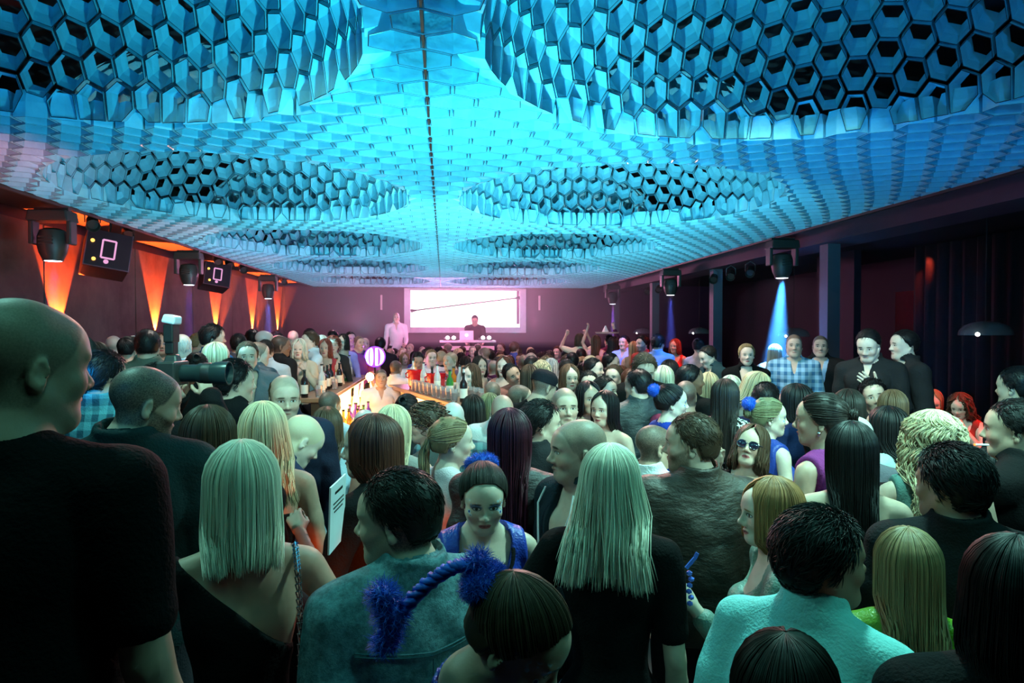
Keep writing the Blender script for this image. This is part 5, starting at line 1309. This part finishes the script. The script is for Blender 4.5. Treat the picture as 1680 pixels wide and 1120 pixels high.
PS(1080, 549, 9.3, 25, 'm', 'thick', 'black', 'shirt', C((.25, .45, 1.0)), label='man with bushy black hair in a bright blue shirt and dark strap', fl='P')
PS(1107, 556, 10.4, -160, 'f', 'wavy', 'red', 'dress', C((.6, .05, .03)), label='woman in a red dress between two thin pillars', fl='P', bottom=None)
PS(1146, 554, 9.2, 10, 'f', 'bun', 'dark', 'strapless', C((.5, .05, .04)), label='bare shouldered woman in red light below the second glass lamp', fl='P')
PS(1531, 640, 6.4, 176, 'f', 'straight', 'dblond', 'top', C((.35, .05, .04)), label='seated woman with straight hair in red light', fl='P', seated=True, nod=20, arms=('lap', 'lap'), sk='d')
PS(1575, 645, 6.0, -165, 'f', 'curly', 'brown', 'top', C((.3, .04, .03)), label='seated woman with curly hair drinking in red light', fl='P', seated=True, nod=20, arms=('chin', 'lap'), sk='d')
PS(1664, 644, 6.2, -150, 'f', 'bob', 'dark', 'top', C((.4, .04, .03)), label='red lit face at the right edge of the picture', fl='P', seated=True, sk='d')
# bar staff, stage
PS(617, 604, 8.3, 176, hair='crop', hc='dark', buzz=.7, top='shirt', tm=C((.75, .70, .74)), label='barman in an open white shirt facing the camera below the round sign', arms=('front', 'front'), sk='b', fl=0)
PS(652, 590, 9.6, 30, hair='crop', hc='black', buzz=.8, top='shirt', tm=C((.72, .70, .76)), label='barman in a white shirt seen from behind', sk='b', fl=0)
PS(541, 640, 5.4, 40, 'm', 'crop', 'dark', 'shirt', C((.5, .62, .72)), buzz=.5, label='barman in a pale blue shirt bending over the glowing bottles', lean=18, arms=('reach', 'reach'), sk='b', fl=0)
PS(683, 577, 9.8, 174, 'm', 'short', 'black', 'tshirt', C((.85, .83, .84)), label='man in a white t-shirt looking down at the right counter', nod=20, fl=0, arms=('fold', 'front'), sk='b')
PS(739, 576, 8.9, -140, 'm', 'crop', 'dblond', 'tshirt', C((.16, .10, .16)), buzz=.5, label='sandy haired man with folded arms at the right counter', arms=('fold', 'fold'), fl=0)
PS(668, 645, 4.6, 15, 'f', 'bun', 'black', 'jacket', bk(.02), label='woman with a black top bun above the blonde hair', fl=0)
PS(537, 668, 3.6, 10, 'f', 'lob', 'brown', 'shirt', C((.35, .5, .6)), label='brown haired woman in a pale blue shirt by the bar', fl=0)
PS(598, 669, 3.8, -10, 'm', 'crop', 'grey', 'shirt', C((.2, .25, .25)), buzz=.5, label='cropped grey head above the reddish brown hair', fl=0)
PS(779, 517, 17.7, 182, hair='short', hc='black', top='tshirt', tm=C((.03, .015, .02)), label='disc jockey in silhouette before the bright screen', fl=.66, arms=('front', 'front'), nod=20, sk='b')
PS(650, 513, 17.0, 178, hair='bald', top='shirt', tm=C((.8, .7, .75)), label='man in a white shirt standing on the stage left of the screen', fl=.66, arms=('front', 'side'))
# packed dance floor, explicit faces
PS(772, 597, 6.9, -150, 'f', 'wavy', 'brown', 'top', C((.4, .25, .15)), label='open mouthed woman with long brown hair beside the right counter', sk='d')
PS(790, 584, 8.4, 160, 'f', 'lob', 'dark', 'top', C((.2, .1, .12)), label='dark bob between the open mouthed woman and the stage')
PS(824, 584, 8.2, -165, 'f', 'straight', 'auburn', 'top', C((.5, .2, .15)), label='woman with long auburn hair facing us in the middle of the floor', sk='d')
PS(841, 595, 7.0, 160, 'm', 'short', 'black', 'shirt', C((.3, .12, .10)), label='smiling dark haired man tilting his head in the middle of the floor', roll=30, sk='b')
PS(869, 598, 6.6, 0, 'f', 'straight', 'brown', 'jacket', C((.08, .03, .03)), label='smooth long brown hair right of the tilted smiling man')
PS(889, 591, 7.4, 10, 'f', 'curly', 'blonde', 'top', C((.4, .3, .2)), label='curly blonde head behind the black cap')
PS(911, 588, 7.9, 0, 'f', 'straight', 'grey', 'jacket', C((.2, .2, .22)), label='long silver hair right of the curly blonde head behind the cap')
PS(935, 598, 6.4, 165, 'f', 'wavy', 'chest', 'top', C((.5, .4, .35)), label='serious pale woman with wavy chestnut hair facing us', sk='d')
PS(967, 587, 7.5, 110, 'm', 'short', 'black', 'shirt', C((.12, .15, .15)), label='dark haired man in profile behind the wine red top', sk='d')
PS(966, 608, 6.0, 176, 'm', 'short', 'dark', 'shirt', C((.3, .3, .3)), label='man with pale forehead just above the wine red top', sk='d')
PS(1000, 617, 5.4, 120, 'm', 'short', 'dark', 'shirt', C((.15, .15, .16)), label='dark haired man looking right, above the bare shouldered woman', sk='d')
PS(1014, 598, 6.7, -160, 'm', 'short', 'brown', 'jacket', C((.3, .1, .06)), label='man partly hidden left of the black leather jacket', sk='d')
PS(1003, 579, 8.6, 100, 'm', 'short', 'black', 'jacket', bk(.02), label='black haired man under the far platform edge', )
PS(946, 578, 9.2, 0, 'm', 'short', 'black', 'jacket', bk(.02), label='round black head left of the man in profile')
PS(1103, 590, 7.2, 20, 'f', 'lob', 'black', 'jacket', bk(.02), label='dark head between the platinum bob and the young man at the platform')
# packed dance floor, filled row by row from the stage to the middle
rg = np.random.default_rng(11)
rows = [(15.8, 620, 900, 13, 'in the farthest row'), (14.2, 628, 925, 13, 'two rows from the stage'), (12.7, 655, 935, 12, 'three rows from the stage'),
        (11.4, 690, 960, 12, 'four rows from the stage'), (10.3, 700, 990, 11, 'behind the bottle row'), (9.3, 765, 1020, 9, 'beside the right counter'),
        (8.0, 850, 1085, 5, 'left of the platform'), (6.4, 1010, 1090, 1, 'by the platform')]
NM = ('first', 'second', 'third', 'fourth', 'fifth', 'sixth', 'seventh', 'eighth', 'ninth', 'tenth', 'eleventh', 'twelfth', 'thirteenth')
for d, x0, x1, n, where in rows:
    for i in range(n):
        px = x0 + (x1 - x0) * (i + .5) / n + rg.uniform(-5, 5); sex = 'f' if rg.random() < .42 else 'm'
        hgt = (1.74 if sex == 'm' else 1.66) + rg.normal(0, .045); yt = 540 + (CAMZ - hgt) / d * FPX; dd = d + rg.uniform(-.35, .35)
        hair = rg.choice(['straight', 'lob', 'wavy', 'bob', 'bun']) if sex == 'f' else rg.choice(['short', 'thick', 'crop', 'short', 'receding'])
        hc = rg.choice(['black', 'dark', 'brown', 'dark', 'auburn', 'dblond', 'blonde']); yaw = float(rg.choice([0, 15, -20, 60, -60, 170, -150, 30]))
        cn, cc = [('white', (.7, .62, .66)), ('black', (.02, .02, .022)), ('plum', (.14, .03, .09)), ('grey', (.2, .2, .22)), ('red', (.35, .04, .05)), ('blue', (.06, .10, .3)), ('dark', (.04, .03, .04)), ('black', (.02, .02, .022))][rg.integers(8)]
        tp = rg.choice(['tshirt', 'shirt', 'jacket']) if sex == 'm' else rg.choice(['top', 'tshirt', 'jacket'])
        hw = {'straight': 'long', 'lob': 'shoulder length', 'wavy': 'wavy', 'bob': 'bobbed', 'bun': 'pinned up', 'short': 'short', 'thick': 'thick', 'crop': 'cropped', 'receding': 'thinning'}[hair]
        cw = {'dark': 'dark', 'dblond': 'sandy', 'black': 'black', 'brown': 'brown', 'auburn': 'reddish', 'blonde': 'blonde'}[hc]
        PS(px, yt, dd, yaw, sex, hair, hc, tp, C(cc), label='%s with %s %s hair, %s %s, %s from left %s' % ('woman' if sex == 'f' else 'man', hw, cw, cn, {'tshirt': 't-shirt'}.get(tp, tp), NM[i], where), buzz=.7 if hair in ('crop', 'receding') else 0, sz=1, sk=str(rg.choice(['a', 'b', 'd'])))
build_all()
# ------------------------------------------------------------------ bar
WOOD = plain('dark_bar_wood', (.10, .045, .025), .4, ns=6); TOPM = plain('bar_top_wood', (.30, .16, .09), .3, ns=6)
AMB = glow('amber_panel', (1, .42, .10), 12); AMBS = glow('amber_strip', (1, .55, .25), 9)
CT = 1.41
t = empty('bar_counter', (-1.28, 9.55, 0), label='long bar counter at the left, its inner side glowing amber', cat='bar counter')
MB().box((0, 0, .69), (.09, 5.1, 1.36)).build('counter_front', WOOD, t)
MB().box((-.03, 0, CT - .02), (.34, 5.2, .045)).build('counter_top', TOPM, t, bevel=.008)
MB().box((.060, 0, 1.16), (.016, 5.0, .34)).build('lit_panel', AMB, t)
MB().box((.25, 0, .93), (.40, 5.0, .03)).build('bottle_shelf', TOPM, t)
MB().box((.25, 0, .45), (.36, 5.0, .90)).build('cabinet_base', WOOD, t)
MB().box((.13, 0, 1.375), (.012, 5.1, .02)).build('lit_edge', AMBS, t)
a0, a1 = Vector((-.50, 8.6, 0)), Vector((.30, 6.3, 0)); dv = (a1 - a0); L = dv.length; ang = math.atan2(dv.y, dv.x)
t = empty('bar_counter', (a0 + a1) / 2, ang, label='diagonal bar counter in the middle with a glowing amber inner side, crowded with glasses', cat='bar counter')
MB().box((0, 0, .68), (L, .08, 1.36)).build('counter_front', WOOD, t)
MB().box((0, .0, CT - .02), (L + .1, .36, .045)).build('counter_top', TOPM, t, bevel=.008)
MB().box((L * .12, -.05, 1.10), (L * .66, .016, .42)).build('lit_panel', AMB, t)
MB().box((0, -.18, .80), (L, .28, .03)).build('bottle_shelf', TOPM, t)
for x_ in (-.2, .15, .5): MB().box((x_, -.16, .92), (.26, .18, .2)).build('glass_crate', plain('white_crate', (.7, .62, .5), .5), t, bevel=.01)
p = W(594, 628, 10.2)
l = bpy.data.lights.new('bar_lamp', 'POINT'); lo = bpy.data.objects.new('bar_lamp', l); COL.objects.link(lo); lo.location = (-.93, 8.75, 1.5); l.color = (1, .38, .10); l.energy = 150; l.shadow_soft_size = .03
t = empty('bar_lamp_globe', (-.93, 8.75, 1.5), label='bright amber work lamp behind the bar beside the barman', cat='lamp')
MB().lathe((0, 0, 0), [(0, .055), (.03, .045), (.05, .015), (.05, -.015), (.03, -.045), (0, -.055)], 14).build('globe', glow('amber_globe', (1, .5, .2), 30), t, smooth=True)
MB().tube([(0, 0, -.05), (-.05, 0, -.3), (-.1, 0, -.57)], .008, 6).build('stem', BLACK, t)
for x_, y_, p_ in ((-.9, 7.3, 20), (-.9, 10.4, 22), (-.35, 6.9, 14)):
    spot((x_, y_, .99), (x_ - .1, y_ + .1, 3), (1, .30, .06), p_, 120, .8, .05)
# bottles, glasses and buckets
def glassm(name, col, rough=.12, tr=.55):
    if name in _mc: return _mc[name]
    m_, b_ = begin(name); setp(b_, col, rough, trans=tr); _mc[name] = m_; return m_
LAB = plain('paper_label', (.75, .7, .6), .6)
def bottle_proto(col, h=.30, r=.036, lab=True):
    r_ = empty('bottle', (0, 0, 0))
    MB().lathe((0, 0, 0), [(r * .9, 0), (r, .01), (r, h * .58), (r * .8, h * .68), (r * .38, h * .76), (r * .36, h * .96), (r * .42, h * .965)], 12).build('glass_body', col, r_, smooth=True)
    MB().lathe((0, 0, 0), [(r * .45, h * .95), (r * .45, h), (0, h)], 10).build('bottle_cap', BLACK, r_)
    if lab: MB().lathe((0, 0, 0), [(r * 1.015, h * .14), (r * 1.015, h * .46)], 12).build('paper_label', LAB, r_, smooth=True)
    return r_
def bucket_proto():
    r_ = empty('ice_bucket', (0, 0, 0)); rm = glassm('red_plastic', (.7, .01, .02), .25, .3)
    MB().lathe((0, 0, 0), [(.075, 0), (.085, .02), (.105, .20), (.112, .21), (.104, .205), (.09, .03), (0, .02)], 18).build('bucket_body', rm, r_, smooth=True)
    for s_ in (-1, 1): MB().tube([(s_ * .104, 0, .19), (s_ * .135, 0, .17), (s_ * .13, 0, .13), (s_ * .100, 0, .12)], .008, 6).build('handle', rm, r_)
    return r_
def glass_proto(h=.12):
    r_ = empty('drinking_glass', (0, 0, 0)); MB().lathe((0, 0, 0), [(.028, 0), (.032, .005), (.038, h), (.036, h), (.029, .012), (0, .01)], 14).build('tumbler', glassm('clear_glass', (.9, .9, .92), .05, .85), r_, smooth=True)
    MB().lathe((0, 0, 0), [(.0, .012), (.029, .013), (.034, h * .7), (0, h * .7)], 12).build('drink', glassm('pink_drink', (.9, .6, .55), .1, .5), r_, smooth=True)
    return r_
cols = [('amber', (.75, .28, .03)), ('green', (.05, .30, .06)), ('clear', (.85, .88, .9)), ('dark', (.03, .02, .02)), ('golden', (.85, .55, .10)), ('violet', (.25, .08, .7))]
protos = {n: bottle_proto(glassm(n + '_bottle_glass', c), h) for (n, c), h in zip(cols, (.30, .29, .32, .28, .33, .31))}
used = set()
def put(proto, key, loc, rz, label, cat, group):
    o = proto if key not in used else copy_tree(proto); used.add(key)
    o.location = loc; o.rotation_euler = (0, 0, rz); tag(o, label, cat, group); return o
rb = np.random.default_rng(5)
for i in range(44):
    n = cols[rb.integers(6)][0]; y_ = 7.12 + i * .112 + rb.uniform(-.03, .03); x_ = -1.13 + (.30 if i % 2 else .12) * rb.uniform(.6, 1.1)
    put(protos[n], n, (x_, y_, .945), rb.uniform(0, 6), '%s bottle standing on the amber lit shelf behind the left bar counter' % n, 'bottle', '%s bottles on the lit shelf' % n)
for i in range(18):
    n = cols[rb.integers(6)][0]; y_ = 7.1 + i * .28 + rb.uniform(-.08, .08)
    put(protos[n], n, (-1.32 + rb.uniform(-.08, .06), y_, CT + .004), rb.uniform(0, 6), '%s bottle standing on top of the left bar counter' % n, 'bottle', '%s bottles on the left counter' % n)
gp, bp = glass_proto(), bucket_proto()
for i in range(16):
    put(gp, 'g', (-1.30 + rb.uniform(-.1, .08), 7.1 + i * .31 + rb.uniform(-.1, .1), CT + .004), 0, 'tumbler with a pink drink on the left bar counter', 'glass', 'tumblers on the left counter')
u_ = dv.normalized(); v_ = Vector((-u_.y, u_.x, 0))
for i, (f, n) in enumerate(((.06, 'golden'), (.12, 'clear'), (.40, 'clear'), (.47, 'dark'), (.60, 'clear'), (.66, 'amber'), (.72, 'clear'), (.80, 'green'), (.86, 'clear'), (.93, 'dark'))):
    q = a0 + dv * f + v_ * rb.uniform(-.10, .10)
    put(protos[n], n, (q.x, q.y, CT + .004), 0, '%s bottle on the diagonal middle bar counter' % n, 'bottle', '%s bottles on the middle counter' % n)
for i in range(20):
    q = a0 + dv * (.36 + .6 * i / 20) + v_ * (.13 if i % 2 else -.13)
    put(gp, 'g', (q.x, q.y, CT + .004), 0, 'tumbler with a pink drink on the middle bar counter', 'glass', 'tumblers on the middle counter')
for f, lb in ((.22, 'larger looking red ice bucket at the far end of the middle counter'), (.52, 'red ice bucket in the middle of the diagonal counter')):
    q = a0 + dv * f; put(bp, 'b', (q.x, q.y, CT + .004), .5, lb, 'ice bucket', 'red ice buckets')

# round lit sign above the bar
p = W(615, 585, 10.4); t = empty('round_sign', p, 0, 'round white lit sign with violet halo over the bar', 'sign')
Rr = .145; RX = Matrix.Rotation(R(90), 3, 'X')
MB().lathe((0, .03, 0), [(0, -.01), (Rr * 1.12, -.01), (Rr * 1.12, .03), (0, .03)], 32, RX).build('back_disc', BLACK, t)
MB().lathe((0, .0, 0), [(Rr * 1.0, .012), (Rr * 1.10, .012), (Rr * 1.10, -.012), (Rr * 1.0, -.012)], 32, RX).build('violet_rim', glow('violet_light', (.30, .05, 1), 2.2), t)
WH = glow('white_sign_light', (.9, .97, 1), 1.5)
def crescent(x0, w0, x1, w1, h, name):
    """solid lit piece between two vertical arcs bulging by w0 and w1"""
    n = 14; b_ = MB(); vs = []
    for i in range(n + 1):
        a = -1 + 2 * i / n; z_ = a * h; e_ = math.sqrt(max(0, 1 - a * a))
        for yy in (-.022, -.008): vs += [(x0 + w0 * e_, yy, z_), (x1 + w1 * e_, yy, z_)]
    fs = []
    for i in range(n):
        k = 4 * i; fs += [(k, k + 1, k + 5, k + 4), (k + 2, k + 6, k + 7, k + 3), (k, k + 4, k + 6, k + 2), (k + 1, k + 3, k + 7, k + 5)]
    b_.add(vs, fs); b_.v = [(x * Rr, y, z * Rr) for x, y, z in b_.v]; b_.build(name, WH, t)
crescent(-.25, -.72, -.42, -.22, .93, 'lit_arc'); crescent(-.40, -.12, -.26, .12, .90, 'lit_arc')
crescent(.06, -.04, .30, .04, .93, 'lit_bar'); crescent(.34, .24, .22, .76, .93, 'lit_arc')
MB().tube([(0, .03, -Rr), (0, .03, CT - p.z + .0)], .012, 8).build('post', BLACK, t)
l = bpy.data.lights.new('sign_light', 'POINT'); lo = bpy.data.objects.new('sign_light', l); COL.objects.link(lo); lo.location = (p.x, p.y + .25, p.z); l.color = (.35, .08, 1); l.energy = 22; l.shadow_soft_size = .05

# ------------------------------------------------------------------ DJ booth
p = W(767, 560, 17.0); t = empty('dj_booth', (p.x, p.y, .66), label='DJ table with pale top before the bright screen', cat='table')
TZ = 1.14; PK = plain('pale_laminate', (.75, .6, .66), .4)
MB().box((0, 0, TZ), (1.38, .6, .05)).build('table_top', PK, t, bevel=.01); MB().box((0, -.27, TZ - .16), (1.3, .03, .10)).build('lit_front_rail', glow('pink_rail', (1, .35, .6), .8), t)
MB().box((0, -.26, TZ / 2 - .12), (1.26, .02, TZ - .26)).build('front_panel', plain('plum_panel', (.2, .06, .13), .5), t)
for x_ in (-.6, .6):
    for y_ in (-.22, .22): MB().box((x_, y_, TZ / 2), (.05, .05, TZ)).build('leg', BLACK, t)
for x_, lb in ((-.42, 'left'), (.45, 'right')):
    d_ = empty('dj_deck', (p.x + x_, p.y - .02, .66 + TZ + .027), 0, 'black %s hand deck with two glowing round dials on the DJ table' % lb, 'mixer', 'DJ decks')
    MB().box((0, 0, .03), (.34, .34, .055), taper=.97).build('deck_body', BLACK, d_, bevel=.006)
    for k in (-.075, .075): MB().lathe((k, -.175, .062), [(0, .0), (.045, 0), (.05, .012), (0, .016)], 16, Matrix.Rotation(R(60), 3, 'X')).build('lit_dial', glow('dial_light', (1, .8, .9), 7), d_)
l_ = empty('laptop', (p.x - .03, p.y - .05, .66 + TZ + .027), 0, 'open silver laptop with a round light on its lid on the DJ table', 'laptop')
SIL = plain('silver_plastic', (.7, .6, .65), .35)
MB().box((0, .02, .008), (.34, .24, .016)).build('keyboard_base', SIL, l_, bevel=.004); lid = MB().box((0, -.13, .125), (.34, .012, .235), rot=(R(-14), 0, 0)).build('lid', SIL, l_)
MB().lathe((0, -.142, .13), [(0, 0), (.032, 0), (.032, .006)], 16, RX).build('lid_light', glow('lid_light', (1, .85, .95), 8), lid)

# ------------------------------------------------------------------ things held by people
# camera with long lens and upright flash
p = W(296, 612, 2.82); t = empty('photo_camera', p, R(-4), 'black photo camera with a long lens pointing right and an upright flash', 'camera')
MB().box((-.03, 0, 0), (.075, .14, .10)).box((-.03, 0, .06), (.06, .06, .035), taper=.7).build('camera_body', BLACK2, t, bevel=.008)
RY = Matrix.Rotation(R(90), 3, 'Y')
MB().lathe((0, 0, 0), [(.032, 0), (.036, .01), (.036, .07), (.042, .08), (.042, .135), (.047, .145), (.049, .20), (.044, .20), (.040, .17), (0, .165)], 22, RY).build('lens_barrel', plain('lens_black', (.02, .035, .035), .3), t, smooth=True)
MB().lathe((0, 0, 0), [(.0425, .095), (.0435, .10), (.0435, .125), (.0425, .13)], 22, RY).build('focus_ring', BLACK, t, smooth=True)
MB().box((-.035, 0, .11), (.035, .05, .06)).box((-.035, 0, .165), (.04, .065, .075)).build('flash_body', BLACK, t, bevel=.005)
MB().box((-.032, 0, .222), (.055, .078, .036), rot=(0, R(12), 0), taper=.9).build('flash_diffuser', plain('milky_plastic', (.8, .9, .92), .4), t, bevel=.008)
def hand_prop(): pass
# phone with glittering blue case
p = W(326, 752, 2.3); t = empty('mobile_phone', p, 0, 'phone in a glittering blue case beside the blazer shoulder', 'phone'); t.rotation_euler = (R(10), R(28), R(20))
MB().box((0, 0, 0), (.052, .008, .085)).build('phone_body', plain('white_plastic', (.75, .8, .85), .3), t, bevel=.004)
MB().box((0, -.006, 0), (.046, .004, .079)).build('glitter_case', C((.03, .04, .75), 'sequin'), t)
# menu card
p = W(553, 842, 2.35); t = empty('menu_card', p, R(72), 'tall white menu card held upright by the woman with reddish brown hair', 'menu'); t.rotation_euler = (R(4), R(-6), R(79))
MB().box((0, 0, 0), (.15, .006, .235)).build('card', plain('white_card', (.72, .78, .82), .5), t)
MB().box((0, -.0045, .085), (.07, .002, .008)).box((0, -.0045, .05), (.10, .002, .004)).box((0, -.0045, .035), (.10, .002, .004)).box((0, -.0045, .02), (.08, .002, .004)).build('dark_print', BLACK, t)
# blue glass ornament held up in the middle right
p = W(1132, 962, 2.02); t = empty('blue_trinket', p, 0, 'twisted blue glass trinket dangling from the fingers of the smiling woman', 'trinket')
b_ = MB(); 
for k in range(6): b_.lathe((.004 * math.sin(k * 2), 0, -.05 + k * .018), [(0, -.009), (.009, -.003), (.009, .003), (0, .009)], 8)
b_.build('bead_string', glassm('blue_crystal', (.12, .25, .9), .1, .3), t, smooth=False); MB().tube([(-.012, 0, .055), (.015, 0, .085), (.022, 0, .10)], .006, 6).build('clasp', glassm('blue_crystal', (.12, .25, .9)), t)
# tray with a cone on it over the waiter
p = W(996, 547, 12.4); t = empty('serving_tray', p, 0, 'round tray with a pale cone on it, held above the waiter', 'tray')
MB().lathe((0, 0, 0), [(0, 0), (.20, 0), (.22, .03), (.205, .03), (.19, .012), (0, .012)], 24).build('tray_dish', plain('tray_metal', (.7, .5, .4), .35), t, smooth=True)
MB().lathe((-.03, 0, .012), [(.065, 0), (.06, .03), (.035, .08), (.012, .13), (0, .135)], 16).build('napkin_cone', plain('white_napkin', (.9, .85, .8), .7), t, smooth=True)
# cigarette at the right
p = W(1600, 729, 2.74); t = empty('cigarette', p, 0, 'lit cigarette at the mouth of the man in the black suit at the right edge', 'cigarette')
MB().tube([(0, 0, 0), (.065, .01, -.004)], .004, 8).build('paper_tube', WHITEP, t); MB().tube([(-.004, 0, .0), (0, 0, 0)], .0042, 8).build('glowing_tip', glow('ember', (1, .1, .02), 8), t)
# handbag between the crowd, reflected orange light put into its colour
p = W(556, 1000, 2.5); t = empty('handbag', p, R(20), 'glossy handbag coloured by reflected orange light in the gap left of the denim jacket', 'handbag')
OB = plain('orange_lit_leather', (.85, .12, .02), .3)
MB().box((0, 0, -.08), (.10, .06, .24), taper=.9).build('bag_body', OB, t, bevel=.012); MB().box((0, -.034, -.10), (.05, .008, .05)).build('buckle', CHROME, t)
MB().tube([(-.03, 0, .03), (-.02, 0, .20), (.0, 0, .27), (.02, 0, .20), (.03, 0, .03)], .005, 6).build('shoulder_strap', OB, t)
spot(W(548, 1110, 2.1), W(572, 900, 2.7), (1, .13, .02), 16, 70, .6, .04)
# red lamps over the booth seats at right
spot((5.0, 4.6, 3.1), W(1553, 690, 6.2), (1, .02, .015), 420, 38, .5, .05)
spot((4.0, 9.5, 3.0), (3.2, 10.6, 1.3), (1, .05, .02), 160, 80, .6, .05)
spot((3.3, 8.4, 3.1), W(1080, 580, 9.3), (.1, .25, 1), 200, 40, .5, .05)
spot((2.3, 10.0, 3.1), W(1026, 580, 10.9), (.15, .2, 1), 160, 24, .5, .05)
spot((2.3, 3.4, 3.05), W(1440, 590, 5.3), (.75, 1, .95), 110, 36, .6, .05)
